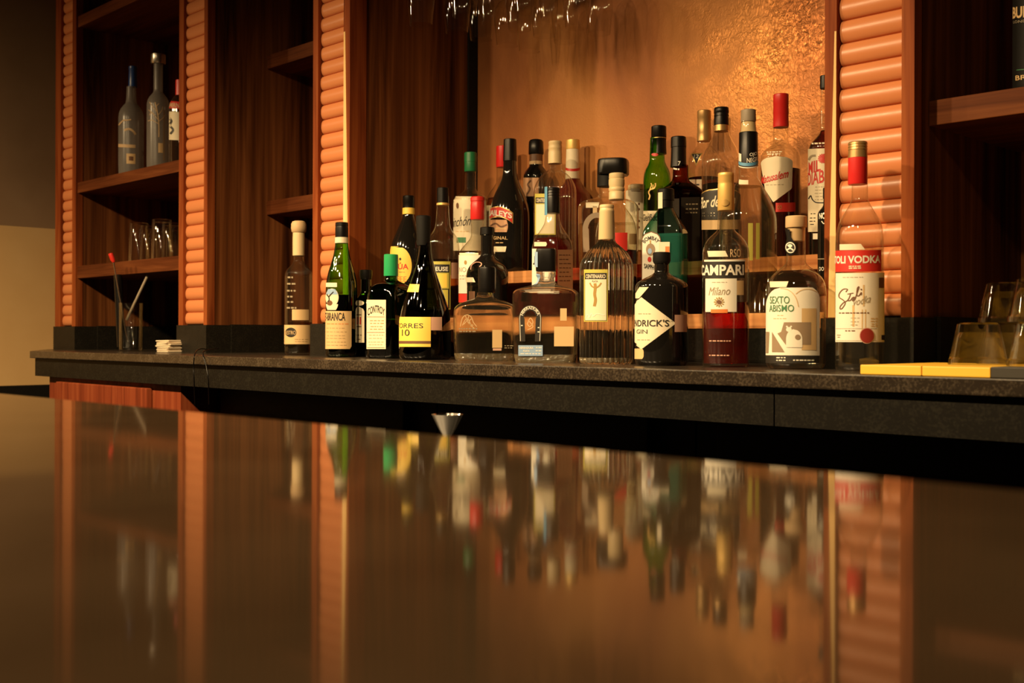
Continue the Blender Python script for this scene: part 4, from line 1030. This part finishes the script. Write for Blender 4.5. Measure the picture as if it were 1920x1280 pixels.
b.rect(1388, 1403, 333, 342, M['cream'], 'tax_strip_or_reflection')
b.rect(1403, 1412, 418, 488, M['olive'], 'back_label_or_reflection', off=-0.002); b.rect(1418, 1425, 418, 486, M['olive'], 'back_label_or_reflection', off=-0.002)  # olive bars are reflections in the glass, painted as patches

b = Bottle('spirits_bottle', 'slim black bottle half hidden by the wide tiled pillar', 1553, Y1-0.02, 's1',
    [(370, 9), (384, 9.5), (390, 13), (396, 18), (402, 20), (560, 20), (584, 19.5), (592, 18)], M['blackglass'])
b.cap([(352, 9), (353, 10), (372, 10.3)], M['black'])
b.text('NO', 1536.5, 1549, 399, 410, M['white'], None, bold=0.03); b.stroke([(1541, 414), (1545, 419), (1549, 415)], 1.6, M['white']); b.text('DOF', 1537, 1549, 500, 507.5, M['white'], None, bold=0.02)
b.rect(1533.5, 1552, 484, 486, M['greyink'], 'rule')

# ================= on the upper step
Y2 = 1.93
b = Bottle('anise_bottle', 'clear bottle with a dark green cap, leftmost of the top row', 882, Y2-0.03, 's2',
    [(320, 10.3), (355, 10.8), (360, 15), (365, 23), (370, 29), (377, 31.5), (390, 32), (500, 32), (512, 31)], M['clear'])
b.cap([(286, 10.5), (287, 11.7), (304, 11.8), (304.5, 11.4), (320, 11.6), (322, 10.8)], M['darkgreencap'])
textlines(b, None, 872, 892, [304], M['gold'], 2.4)
l = b.rect(850.5, 911, 368, 470, M['cream'], 'label')
b.text('Chinchón', -105, 2, 407, 425, M['ink'], l, ps=True, shear=0.45, tilt=6); b.oval(856, 861, 380, 391, M['brownink'], 'emblem', parent=l, off=0.0008)
b.rect(857, 874, 445, 455, M['greenink'], 'green_band', parent=l, off=0.0008); textlines(b, l, 854, 880, [434], M['tan'], 1.2)
b.liquid(374, M['water'])

b = Bottle('vermouth_bottle', 'clear bottle with red foil cap peeping out left of the cream liqueur bottle', 942, Y2+0.045, 's2',
    [(312, 10.8), (340, 11.2), (350, 16), (360, 23), (370, 28), (382, 30), (500, 30), (511, 29)], M['clear'])
b.cap([(274, 10.6), (275, 11.8), (312, 12), (314, 11.4)], M['redcap']); b.rect(914, 950, 385, 460, M['cream'], 'label'); b.liquid(372, M['palegold'])

b = Bottle('cream_liqueur_bottle', 'tall black cream liqueur bottle with a red arched name band', 956, Y2-0.045, 's2',
    [(272, 12), (300, 12.3), (320, 12.8), (332, 14.5), (345, 19), (358, 25.5), (372, 31.5), (386, 35.6), (400, 37.6), (415, 38), (500, 37), (509, 36), (513, 34)], M['blackglass'])
b.cap([(261, 10.8), (262, 11.8), (300, 12.9), (302, 12.9)], M['black'], 'neck_foil')
def band(t): return (0, 0, 0)
def arched_band(bt, x0, x1, y0, y1, rise, mat, par, off, name):
    V, F = [], []; n = 16
    for i in range(n+1):
        u = i/n; x = x0+(x1-x0)*u; dy = -rise*(1-(2*u-0.75)**2)
        for y in (y0, y1): V.append(bt.pxmap(x, y+dy, off, None))
    for i in range(n): F.append((2*i, 2*i+1, 2*i+3, 2*i+2))
    return link(name, V, F, mat, par or bt.e)
g_ = arched_band(b, 918.5, 962, 394.5, 415, 8, M['gold'], None, 0.0005, 'name_band'); arched_band(b, 918.5, 960.5, 396.3, 413.2, 8, M['redink'], g_, 0.0009, 'red_field')
b.text('BAILEYS', -80, 6, 396.5, 407.5, M['white'], g_, ps=True, off=0.0013, bold=0.03, arch=2.5, tilt=-5)
l = b.patch(lambda t: (412+23*t, 918.5+1*t, 950+2.5*math.sin(3.0*t)), M['peach'], 'picture_label')
b.stroke([(920, 424), (930, 419), (940, 425), (951, 421)], 3, M['brownink'], l, name='picture_hills'); b.stroke([(922, 431), (936, 428), (950, 429)], 2.6, M['tan'], l, name='picture_hills')
b.text('ORIGINAL', -78, -6, 443, 449, M['tan'], None, ps=True); textlines(b, None, 930, 944, [455], M['tan'], 1.4)
b.patch(lambda t: (462+10*t, 927, 950-2*t), M['cream'], 'tax_strip_or_reflection')

b = Bottle('amaretto_bottle', 'dark bottle with a domed black cap and peach label in the back row', 1005, Y2+0.05, 's2',
    [(300, 12.2), (311, 12.6), (316, 16), (323, 21), (330, 23.5), (340, 24), (500, 24), (511, 23)], M['blackglass'])
b.cap([(261, 6), (262.5, 11), (266, 13.6), (288, 14.3), (290, 13)], M['black']); b.cap([(290, 12.4), (303, 12.6)], M['brownink'], 'neck_band'); b.cap([(303, 12.9), (309, 13.1)], M['cork'], 'neck_ring')
l = b.rect(981.5, 1010, 333, 368, M['peach'], 'label'); b.stroke([(996, 338), (990, 346), (994, 354), (989, 364)], 3, M['brownink'], l); textlines(b, None, 997, 1006, [283], M['gold'], 3)

b = Bottle('tequila_bottle', 'fluted clear bottle with a ringed cream cap in the back row', 1040.7, Y2-0.045, 's2',
    [(306, 11.5), (318, 12.3), (322, 17), (328, 24.5), (336, 31.5), (346, 37), (357, 39.8), (370, 40.3), (500, 40.3), (512, 38)], M['clear'], ribs=28)
b.cap([(265, 11.6), (266, 12.4), (270, 12.5), (271, 12), (276, 12.6), (280, 12.7), (281, 12.2), (286, 12.9), (307, 13.1)], M['creamcap'])
l = b.rect(1004, 1042, 363, 440, M['olive'], 'label', off=0.001); b.rect(1005.5, 1041, 370, 381, M['ink'], 'label_head', parent=l, off=0.0014); b.rect(1006.5, 1040, 383, 438, M['cream'], 'panel', parent=l, off=0.0014)
b.text('CENTENARIO', 1007, 1040, 372, 379, M['cream'], l, off=0.0018, bold=0.02)
b.liquid(372, M['water'])

b = Bottle('liqueur_bottle', 'dark red bottle with yellow cap and cream neck label in the back row', 1074, Y2+0.06, 's2',
    [(276, 12), (335, 13.2), (342, 16), (350, 22), (358, 28), (366, 32.5), (376, 34), (500, 34), (511, 33)], M['darkredglass'])
b.cap([(262, 11.5), (263.2, 12.8), (278, 13.1), (280.5, 12.7)], M['goldcap']); n_ = b.cap([(280.6, 12.4), (312, 13.3), (336, 14)], M['cream'], 'neck_label')
b.rect(1061, 1088, 313, 318, M['redink'], 'red_line', parent=n_, off=0.0012); textlines(b, n_, 1064, 1086, [325], M['greyink'], 4); textlines(b, n_, 1066, 1068, [288, 292, 296, 300], M['brownink'], 3)

b = Bottle('tequila_decanter', 'broad clear decanter with a large black stopper and raised horseshoe, back row', 1141, Y2-0.05, 's2',
    [(345, 17, 2), (362, 17.5, 2), (370, 22, 2.4), (376, 38, 4), (381, 50, 6), (388, 54.5, 7), (400, 55, 7), (500, 53, 7), (512, 51, 7)], M['clear'], rot=-10, depth=0.55, nexp=7, seg=80)
b.cap([(299, 24), (300.5, 27), (304, 28), (326, 28), (329, 26)], M['black'], 'stopper', cx=1150, flat=4); b.cap([(306, 18.5), (350, 18.5)], M['blackmatte'], 'stopper_collar', cx=1138)
shoe_strip(b, 1093, 1146, 398, 472, 10, M['taupe'], 0, 'horseshoe_relief')
b.patch(lambda t: (379+10*t, 1099+0*t, 1124-2*t), M['cream'], 'tax_strip_or_reflection', face=0); b.rect(1112, 1120, 386, 402, M['tan'], 'neck_paper', face=0); b.liquid(420, M['water'])

b = Bottle('spirits_bottle', 'bottle with pale cream paper sleeve and dark dots, left of the green stag bottle', 1194, Y2+0.072, 's2',
    [(352, 17), (356, 19), (362, 20), (372, 20.2), (500, 20.2), (511, 19)], M['clear'])
b.cap([(346, 14), (347.5, 16.5), (356, 17)], M['creamcap']); b.cap([(358, 21), (470, 21.5)], M['cream'], 'paper_sleeve')
for y in (380, 390, 412, 424): b.oval(1196, 1199.5, y, y+4.5, M['brownink'], 'printed_dot', off=0.0016)
b.rect(1184, 1199, 353, 358.5, M['greyink'], 'cap_print', off=0.0025)

b = Bottle('whisky_bottle', 'bright green whisky bottle with a gold stag and black cap', 1232, Y2+0.035, 's2',
    [(258, 13.2), (290, 14.2), (300, 14.6), (308, 17), (318, 22), (328, 25), (342, 26), (500, 26), (511, 25)], M['brightgreen'])
b.cap([(236.5, 12.5), (238, 14.2), (258, 14.4), (258.8, 13.9), (276, 14.2), (289, 14.8)], M['black'], cx=1235)
b.cap([(259.3, 14.7), (260.3, 14.7)], M['gold'], 'cap_ring', cx=1235)
g_ = b.stroke([(1217, 374), (1219, 367), (1217, 360), (1220, 355), (1226, 353), (1229, 348), (1229, 343)], 2.4, M['gold'], None, name='stag_emblem'); b.stroke([(1219, 355), (1222, 347), (1221, 343)], 1.6, M['gold'], g_, name='antler'); b.stroke([(1224, 353), (1225, 346)], 1.4, M['gold'], g_, name='antler')
l = b.rect(1206.5, 1246, 395, 470, M['cream'], 'label'); b.text('Glenfiddich', -75, 30, 401, 414, M['ink'], l, ps=True, bold=0.01)
b.oval(1222, 1234, 285, 291, M['redink'], 'neck_seal', off=0.001)

b = Bottle('whiskey_bottle', 'square shouldered amber whiskey bottle with black label and black cap', 1276, Y2-0.018, 's2',
    [(310, 14.2, 2), (330, 14.5, 2), (338, 16, 2.2), (346, 23, 3), (354, 31, 4.5), (362, 35.5, 6), (370, 36.5, 7), (500, 36.5, 7), (511, 35.5, 7)], M['amber'], rot=28, depth=0.95, nexp=7)
b.cap([(256.5, 13), (258, 14.4), (276, 14.8), (277, 14), (300, 14.6), (313, 15.4)], M['black'], cx=1272); b.text('No.7', 1262, 1276, 299, 307, M['white'], None, off=0.0022) 
textlines(b, None, 1263, 1278, [314], M['white'], 3); b.liquid(345, M['darkamber'])
l = b.rect(1277, 1312, 370, 500, M['ink'], 'label', face=0); textlines(b, l, 1284, 1308, [383, 392, 399], M['greyink'], 2.4, 0)
l2 = b.rect(1246, 1274, 372, 500, M['ink'], 'side_label', face=-1); textlines(b, l2, 1268, 1271, [381, 386, 391, 396, 401, 406, 411], M['greyink'], 2.0, -1)

b = Bottle('whisky_bottle', 'clear whisky bottle with tall bronze cap and a black triangle neck label', 1320, Y2+0.062, 's2',
    [(262, 12.4), (272, 13), (278, 17), (286, 24), (295, 29), (305, 31), (320, 31.3), (500, 31.3), (511, 30)], M['clear'])
b.cap([(207.5, 12), (208.6, 13), (221, 13.1), (222, 12.7), (250, 13), (251, 13.5), (265, 13.6)], M['bronzecap'], 'cap')
l = b.patch(lambda t: (286+24*t, 1296+9*t, 1318-12*t), M['gold'], 'triangle_label'); b.patch(lambda t: (288+17*t, 1299+6.5*t, 1315-8.3*t), M['ink'], 'triangle_field', parent=l, off=0.0008); b.text('12', 1303, 1311, 289, 296, M['white'], l, off=0.0012)
b.rect(1290, 1316, 336, 420, M['cream'], 'label'); textlines(b, None, 1300, 1312, [346], M['ink'], 3); b.liquid(334, M['amber'])

b = Bottle('rum_bottle', 'clear rum bottle with black cap and a black arched label in gold script', 1352.5, Y2-0.045, 's2',
    [(245, 14), (252, 15.4), (262, 20), (272, 25.5), (283, 31), (295, 35), (308, 37), (500, 37), (512, 35.5)], M['clear'])
b.cap([(202, 13), (203.5, 14), (212, 14.3), (213, 13.7), (218, 14.3), (219, 13.7), (224, 14.3), (235, 14.3)], M['black']); b.cap([(235.2, 13.6), (246.5, 14.2)], M['bronzecap'], 'neck_ring')
b.liquid(346, M['darkamber'])
l = b.arch(1314, 1388, 352, 411, 14, M['gold'], 'label'); b.arch(1314, 1388, 354, 411, 14, M['ink'], 'label_field', parent=l, off=0.0008)
b.text('Flor de', 1316, 1350, 368, 389, M['cream'], l, off=0.0012, shear=0.35, bold=0.02, tilt=4); b.text('Caña', 1353, 1378, 366, 382, M['cream'], l, off=0.0012, shear=0.35, bold=0.02)
textlines(b, l, 1318, 1346, [399, 404], M['cream'], 1.7); b.rect(1315, 1388, 412, 430, M['tan'], 'label_foot')

b = Bottle('rum_bottle', 'clear rum bottle with tall red cap and cream shield label', 1464, Y2+0.01, 's2',
    [(236, 14.3), (262, 14.6), (270, 16), (275, 22), (281, 30), (288, 35.5), (296, 38), (310, 38.6), (500, 38.6), (512, 37)], M['clear'])
b.cap([(177, 13.5), (178.3, 14.6), (196, 14.8), (197, 14.3), (214, 14.9), (215, 14.4), (236, 15), (239, 14.6)], M['redcap'])
b.liquid(319, M['darkamber'])
def shield(t):
    y = 292+86*t
    if t < 0.16:
        q = math.sqrt(max(0, 1-((0.16-t)/0.16)**2)); return (y, 1456-29*q, 1456+30*q)
    if t < 0.72: k = (t-0.16)/0.56; return (y, 1427+8*k, 1486-1.5*k)
    k = (t-0.72)/0.28; return (y, 1435+15*k, 1484.5-33*k)
l = b.patch(shield, M['cream'], 'label', nz=30)
b.text('Matusalem', 1428, 1478, 324, 339, M['redink'], l, shear=0.4, tilt=13, bold=0.015); textlines(b, l, 1444, 1456, [336.5], M['ink'], 1.2); textlines(b, l, 1436, 1470, [346], M['greyink'], 1.0)
b.rect(1455, 1491, 380, 397, M['redink'], 'label_foot'); b.text('CO', 1458, 1466, 385, 392, M['gold'], None, off=0.0009)
textlines(b, None, 1440, 1466, [284, 288], M['cream'], 2.2)

b = Bottle('mezcal_bottle', 'tall long necked mezcal bottle with cream and red label, half behind the pillar', 1546, Y2, 's2',
    [(166, 7.5), (240, 8.5), (250, 11), (258, 17.5), (266, 25), (272, 29.5), (280, 31), (500, 31), (512, 30)], M['clear'])
b.cap([(142, 8.0), (143.2, 9), (160, 9.2), (166, 9.0), (167, 8.2)], M['black']); b.liquid(245, M['amber'])
l = b.rect(1515.3, 1562, 278, 434, M['cream'], 'label')
b.text('MIL', 1517, 1539, 301, 323, M['redink'], l, bold=0.03, tilt=5); b.text('DIABLOS', -76, 60, 318, 343, M['redink'], l, ps=True, bold=0.02, tilt=10)
b.stroke([(1517, 299), (1522, 292), (1530, 291)], 4, M['greyink'], l, name='picture')
for k in range(14):
    a = 2*math.pi*k/14; b.stroke([(1543, 297), (1543+9*math.cos(a), 297+9*math.sin(a))], 2.6, M['redink'], l, name='sun_ray', raw=True)
textlines(b, l, 1528, 1548, [350, 356, 362, 368, 374], M['greyink'], 1.0); textlines(b, l, 1519, 1530, [400, 408, 414, 420], M['ink'], 1.6)
b.stroke([(1517, 372), (1521, 366), (1524, 373), (1531, 379), (1545, 380)], 2, M['ink'], l, name='picture')
textlines(b, None, 1524, 1546, [268], M['cream'], 3); b.rect(1525, 1536, 437, 448, M['white'], 'foot_mark')

# ================= frosted bottles on the left shelf
b = Bottle('vodka_bottle', 'frosted vodka bottle with a slim dark blue cap', 246, 1.75, 'sh2',
    [(163, 8.6), (180, 9.2), (193, 10.5), (199, 15), (206, 20), (214, 23), (224, 24), (300, 24), (324, 23.4), (330, 22)], M['frost'], group='bottles on the left shelf')
b.cap([(124, 6), (125, 8), (130, 8.2), (131, 7.6), (163, 8.8)], M['bluecap'], cx=249)
e0 = b.stroke([(223, 236), (228, 230), (233, 226), (238, 226), (246, 224)], 2.4, M['cork'], None, name='print'); b.stroke([(233, 245), (242, 242), (250, 246), (254, 252)], 4, M['cork'], e0, name='print_bird'); b.rect(222.5, 254, 271, 277, M['cork'], 'print_band', parent=e0, off=0.0008)
t_ = b.rect(237.5, 254, 288, 307, M['tan'], 'tax_label'); b.rect(242, 250, 293, 301, M['brownink'], 'tax_mark', parent=t_, off=0.0008)

b = Bottle('vodka_bottle', 'tall frosted bottle with a wide silver stopper and a printed bare tree', 296.5, 1.76, 'sh2',
    [(120, 8.5), (172, 8.8), (176, 11), (182, 16), (190, 20), (198, 21.3), (300, 21.3), (330, 20.5)], M['frost'], group='bottles on the left shelf')
b.cap([(102, 12), (103, 14), (118, 14.3), (120, 13)], M['silver'], 'stopper')
e0 = b.stroke([(298, 257), (298, 240), (297, 222), (294, 205), (291, 192)], 2.0, M['cork'], None, name='tree_print')
for q in ([(297, 225), (288, 214), (279, 207)], [(296, 216), (303, 207), (305, 199)], [(297, 232), (286, 226), (278, 228)], [(295, 210), (286, 200), (281, 192)], [(297, 228), (306, 220), (309, 214)], [(293, 200), (298, 194)], [(290, 216), (284, 212), (281, 217)]): b.stroke(q, 1.2, M['cork'], e0, name='branch_print')
b.rect(305.5, 309.5, 205, 300, M['taupe'], 'side_print'); b.rect(297, 307, 268, 286, M['tan'], 'tax_label')

b = Bottle('vodka_bottle', 'clear vodka bottle with a red banner label, half hidden by the tiled pillar', 337, 1.75, 'sh2',
    [(178, 7), (182, 11), (190, 16), (198, 19), (206, 20), (300, 20), (330, 19)], M['clear'], group='bottles on the left shelf')
b.cap([(150, 7), (151, 8), (179, 8.2)], M['redcap']); b.arc(-82, 60, 190, 204, M['redink'], 'banner'); b.text('SMIRNOFF', -82, 50, 193, 202, M['cork'], None, ps=True, bold=0.02)
l = b.arc(-80, 70, 210, 263, M['cream'], 'label'); b.stroke([(318, 222), (322, 228), (319, 236), (325, 244), (320, 252)], 4, M['ink'], l, name='print')
b.liquid(215, M['water'])

b = Bottle('gin_bottle', 'tall opaque black gin bottle on the right shelf, cut by the frame edge', 1948, 1.75, 'sh4',
    [(-120, 20), (-70, 21), (-50, 30), (-32, 42), (-20, 48), (0, 50), (60, 50), (160, 50), (168, 47)], M['blackmatte'], group='bottles on the right shelf')
b.cap([(-175, 20), (-173, 22), (-118, 22)], M['black']); b.text('BULLDOG', -74, 64, 8, 30, M['tan'], None, ps=True, bold=0.03); b.text('LONDON DRY GIN', -70, 70, 34, 39, M['greyink'], None, ps=True)
b.text('BRAZEN', -58, 50, 138, 147, M['tan'], None, ps=True, bold=0.01); b.arc(-55, 20, 127, 128.3, M['greenink'], 'rule')

# ------------------------------------------------------------------ glassware
M['tumbler'] = thin_glass('tumbler_glass', (0.975, 0.97, 0.945), 0.025, fmul=1.45)
def glass_mesh(name, prof, n=40, facets=0, fdepth=0.05):
    """closed wall of a drinking glass; prof = outer then inner (r, z)"""
    V, F = lathe_vf(prof, n, False, False)
    if facets:
        zs = [p[1] for p in prof]; z0, z1 = min(zs), max(zs); V2 = []
        for vi, (x, y, z) in enumerate(V):
            a = math.atan2(y, x); w_ = 2*math.pi/facets; row = (vi-1)//n + 1
            k = math.cos(w_/2)/math.cos((a % w_) - w_/2) if row in (3, 4) else 1.0
            V2.append((x*k, y*k, z))
        V = V2
    me = bpy.data.meshes.new(name); me.from_pydata(V, [], F); me.materials.append(M['tumbler'])
    bm = bmesh.new(); bm.from_mesh(me); bmesh.ops.recalc_face_normals(bm, faces=bm.faces); bm.to_mesh(me); bm.free()
    me.polygons.foreach_set('use_smooth', [True]*len(me.polygons)); me.set_sharp_from_angle(angle=math.radians(18 if facets else 45)); return me
def place(name, me, loc, label, cat, group=None, rz=0.0):
    o = bpy.data.objects.new(name, me); COL.objects.link(o); o.location = loc; o.rotation_euler = (0, 0, rz)
    return tag(o, label, cat, group)
# upturned faceted rocks glasses at the right end
rock = glass_mesh('rocks_glass', [(0, 0.0560), (0.0235, 0.0560), (0.0265, 0.0540), (0.0285, 0.046), (0.0362, 0.009), (0.0375, 0.007), (0.0380, 0.0), (0.0358, 0.0), (0.0290, 0.036), (0.0240, 0.043), (0, 0.043)], 72, 12, 0.05)
BT = KZ + 0.0135
gA = PX(1836, 1.49); s_ = scale(1836, 1.49)
place('rocks_glass', rock, (PX(1834, 1.50), 1.50, BT), 'upturned faceted glass at the front of the glasses on the yellow boards', 'glass', 'upturned glasses at the right end')
place('rocks_glass', rock, (PX(1886, 1.575), 1.575, BT), 'upturned faceted glass carrying another glass on its base', 'glass', 'upturned glasses at the right end')
place('rocks_glass', rock, (PX(1886, 1.575), 1.575, BT+0.0562), 'faceted glass stacked on top of an upturned glass', 'glass', 'upturned glasses at the right end', 0.2)
place('rocks_glass', rock, (PX(1948, 1.475), 1.475, BT), 'upturned faceted glass cut by the right edge of the photo', 'glass', 'upturned glasses at the right end', 0.1)
place('rocks_glass', rock, (PX(1948, 1.475), 1.475, BT+0.0562), 'faceted glass stacked on the one cut by the right edge of the photo', 'glass', 'upturned glasses at the right end', 0.3)
# tumblers on the left shelf
tum = glass_mesh('tumbler', [(0, 0.130), (0.026, 0.130), (0.030, 0.127), (0.034, 0.0), (0.0325, 0.0), (0.0285, 0.115), (0.026, 0.120), (0, 0.120)], 40)
labs = ['upturned tumbler at the left end of the shelf cluster', 'upturned tumbler at the front right of the shelf cluster', 'upturned tumbler behind and between the two front ones', 'upturned tumbler in the second row beside the tiled pillar', 'upturned tumbler at the back of the shelf cluster', 'upturned tumbler at the back, nearest the tiled pillar']
for i, (x, Y) in enumerate([(260, 1.69), (303, 1.69), (279, 1.765), (321, 1.765), (300, 1.84), (325, 1.85)]):
    place('tumbler', tum, (PX(x, Y), Y, SH3+0.0005), labs[i], 'glass', 'upturned tumblers on the left shelf', i*0.7)
# tall glass with stirrers on the counter
hb = glass_mesh('highball_glass', [(0, 0.0), (0.031, 0.0), (0.0345, 0.003), (0.036, 0.150), (0.0345, 0.150), (0.0330, 0.012), (0.030, 0.008), (0, 0.008)], 40)
gy = 1.60; gx = PX(245, gy); gz = KZ+0.0003
place('highball_glass', hb, (gx, gy, gz), 'tall clear glass holding stirrers on the counter at the left', 'glass')
rt_ = Vector((CT, ST, 0))
def gpt(x, y, dep=0.0):
    p = P(x, y, gy); return Vector((gx, gy, 0)) + rt_*((p - Vector((gx, gy, p.z))).dot(rt_)) * 1.0 + Vector((0, 0, p.z)) + Vector((-ST, CT, 0))*dep
def rod(name, a, c, r, mat, label, cat):
    org = a.copy(); v, f = tube_vf([a-org, (a+c)/2-org, c-org], r, 14)
    o = link(name, v, f, mat, None, smooth=50, loc=org); return tag(o, label, cat)
rod('muddler', gpt(233, 650, 0.004), gpt(229, 516, 0.004), 0.0125, M['black'], 'thick black bar muddler standing in the tall glass', 'muddler')
st_ = rod('stirrer', gpt(243, 640, -0.012), gpt(226, 492, -0.012), 0.0022, M['steel'], 'thin stirrer with a red tip standing in the tall glass', 'stirrer')
tipa = gpt(226.5, 494, -0.012) - st_.location; tipb = gpt(222.5, 478, -0.012) - st_.location
v, f = tube_vf([tipa, tipa+(tipb-tipa)*0.3, tipb*0.98+tipa*0.02, tipb], [0.004, 0.0075, 0.0072, 0.004], 12); tag(link('tip', v, f, M['redplastic'], st_, smooth=60), 'red plastic tip')
rod('straw', gpt(238, 600, 0.014), gpt(264, 514, 0.018), 0.0042, M['greycap'], 'pale drinking straw leaning to the right in the tall glass', 'straw')
# folded napkins
for k in range(7):
    cx_ = PX(322, 1.60); q = random.uniform(-0.004, 0.004)
    org = (cx_+q, 1.60, KZ+0.0008+k*0.0051)
    v, f = box_vf(-0.035, 0.035, -0.03, 0.03, 0, 0.0042); v = [(x, y, z+0.0012*math.sin(x*60+k)*0.5*(0 if z < 0.001 else 1)) for x, y, z in v]
    o = link('paper_napkin', v, f, M['paper'], None, loc=org); o.rotation_euler = (0, 0, random.uniform(-0.14, 0.14)); bevel_mesh(o, 0.0015)
    tag(o, 'folded paper napkin in the little stack beside the tiled pillar foot', 'napkin', 'stack of folded napkins')

# yellow boards and the black mat at the right end of the counter
def slab(name, x0, x1, y0, y1, h, mat, lab, cat, group=None, z=KZ+0.0004, rz=0.0):
    org = ((x0+x1)/2, (y0+y1)/2, z); v, f = box_vf(x0-org[0], x1-org[0], y0-org[1], y1-org[1], 0, h)
    o = link(name, v, f, mat, None, loc=org); bevel_mesh(o, 0.0012); o.rotation_euler = (0, 0, rz); return tag(o, lab, cat, group)
ya = 1.378
slab('yellow_board', PX(1613, ya), PX(1727.5, ya), ya, 1.60, 0.0125, M['board_yellow'], 'left of the two flat yellow boards on the counter edge', 'board', 'flat yellow boards')
slab('yellow_board', PX(1729, ya), PX(1857, ya), ya, 1.60, 0.0125, M['board_yellow'], 'right of the two flat yellow boards, under the upturned glasses', 'board', 'flat yellow boards')
slab('bar_mat', PX(1857.8, ya-0.004), 0.1, ya-0.004, 1.42, 0.0135, M['rubber'], 'dark rubber bar mat at the right end of the counter edge', 'mat')
slab('yellow_board', PX(1857.8, ya), PX(1857.8, ya)+0.30, 1.424, 1.60, 0.0125, M['board_yellow'], 'yellow board behind the dark rubber mat', 'board', 'flat yellow boards')

# jigger on the work bench
jy = 0.85; js = scale(839, jy); jt = PZ(839, 776.5, jy); jr = 30*0.995/js; jw = PZ(839, 823, jy)
jg = empty('jigger', (PX(839, jy), jy, 0.7455), 'polished steel cone jigger showing above the bar edge', 'jigger')
v, f = lathe_vf([(0.0030, jw-0.7455), (jr*0.55, (jw+jt)/2-0.7455-0.002), (jr*0.96, jt-0.7455-0.0012), (jr, jt-0.7455), (jr-0.0008, jt-0.7455), (jr*0.52, (jw+jt)/2-0.7455), (0.0022, jw-0.7455+0.001)], 40)
link('measure_cup', v, f, M['steel'], jg, smooth=50)
v, f = lathe_vf([(jr*0.9, 0.0), (jr*0.88, 0.0), (jr*0.5, (jw-0.7455)*0.5), (0.0030, jw-0.7455-0.0003)], 40); link('foot_cup', v, f, M['steel'], jg, smooth=50)

# loose black cable over the counter edge and a coil under it
pts = [P(388, 657, 1.58), P(376, 656, 1.50), P(366, 664, YE-0.003), P(363, 690, YE-0.006), P(364, 716, YE-0.004), P(366, 760, YE+0.03)]
v, f = tube_vf(spline([p+Vector((0, 0, 0.003)) for p in pts], 8), 0.0016, 8); o = link('power_cable', v, f, M['black'], None, smooth=60); tag(o, 'thin black cable looping over the counter edge below the tiled pillar', 'cable', 'black cables on the counter edge')
pts = [P(410, 655, 1.58), P(384, 660, 1.40), P(381, 668, YE-0.003), P(387, 690, YE-0.006), P(391, 720, YE-0.004), P(392, 760, YE+0.03)]
v, f = tube_vf(spline([p+Vector((0, 0, 0.003)) for p in pts], 8), 0.0016, 8); o = link('power_cable', v, f, M['black'], None, smooth=60); tag(o, 'thin black cable right of the other one on the counter edge', 'cable', 'black cables on the counter edge')

# stemware hanging upside down from a rack under the ceiling
RZ = CZ + 0.695
wg = glass_mesh('wine_glass', [(0.0255, 0.0), (0.0285, 0.030), (0.0320, 0.062), (0.0310, 0.085), (0.022, 0.103), (0.006, 0.112), (0.0035, 0.120), (0.0035, 0.178), (0.008, 0.184), (0.030, 0.188), (0.030, 0.1895), (0.0, 0.1895)], 32)
v, f = lathe_vf([(0.0244, 0.0), (0.0273, 0.030), (0.0307, 0.062), (0.0297, 0.085), (0.0205, 0.101), (0.0, 0.108)], 32, False, False)
rack = empty('glass_rack', (-1.81, 1.78, RZ+0.188), 'dark hanging rack holding the upside down stemware', 'rack')
rows_ = [(-1.93, [1.606, 1.713, 1.787, 1.877, 1.950]), (-1.81, [1.63, 1.711, 1.80, 1.877, 1.950]), (-1.70, [1.63, 1.71, 1.79, 1.87, 1.945])]
rown = ['left', 'middle', 'right']; posn = ['nearest the room', 'second from the room', 'third from the room', 'fourth from the room', 'nearest the copper wall']
for ri, (xx, ys) in enumerate(rows_):
    for gi, yy in enumerate(ys):
        place('wine_glass', wg, (xx+random.uniform(-0.003, 0.003), yy, RZ+random.uniform(0, 0.004)), 'stemmed glass hanging upside down in the %s row, %s' % (rown[ri], posn[gi]), 'glass', 'stemware hanging from the rack', ri+gi*0.8)
for xx in (-1.985, -1.925, -1.875, -1.815, -1.755, -1.695, -1.64):
    pass
for xx in (-1.984, -1.914, -1.864, -1.794, -1.754, -1.684, -1.644):
    pass
for xc in (-1.93, -1.81, -1.70):
    for sgn in (-1, 1):
        x0 = xc + sgn*0.020 - 0.008; v, f = box_vf(x0+1.81, x0+0.016+1.81, -0.20, 0.21, -0.0125, -0.0045); link('rail', v, f, M['panel'], rack)
v, f = box_vf(-0.19, 0.19, -0.20, 0.21, 0.02, 0.04); link('rack_board', v, f, M['panel'], rack)
for qx in (-0.18, 0.0, 0.17):
    v, f = box_vf(qx, qx+0.012, -0.20, -0.19, -0.0045, 0.02); link('bracket', v, f, M['panel'], rack)
    v, f = box_vf(qx, qx+0.012, 0.2, 0.21, 0.04, 2.85-(RZ+0.188)); link('hanger', v, f, M['panel'], rack)
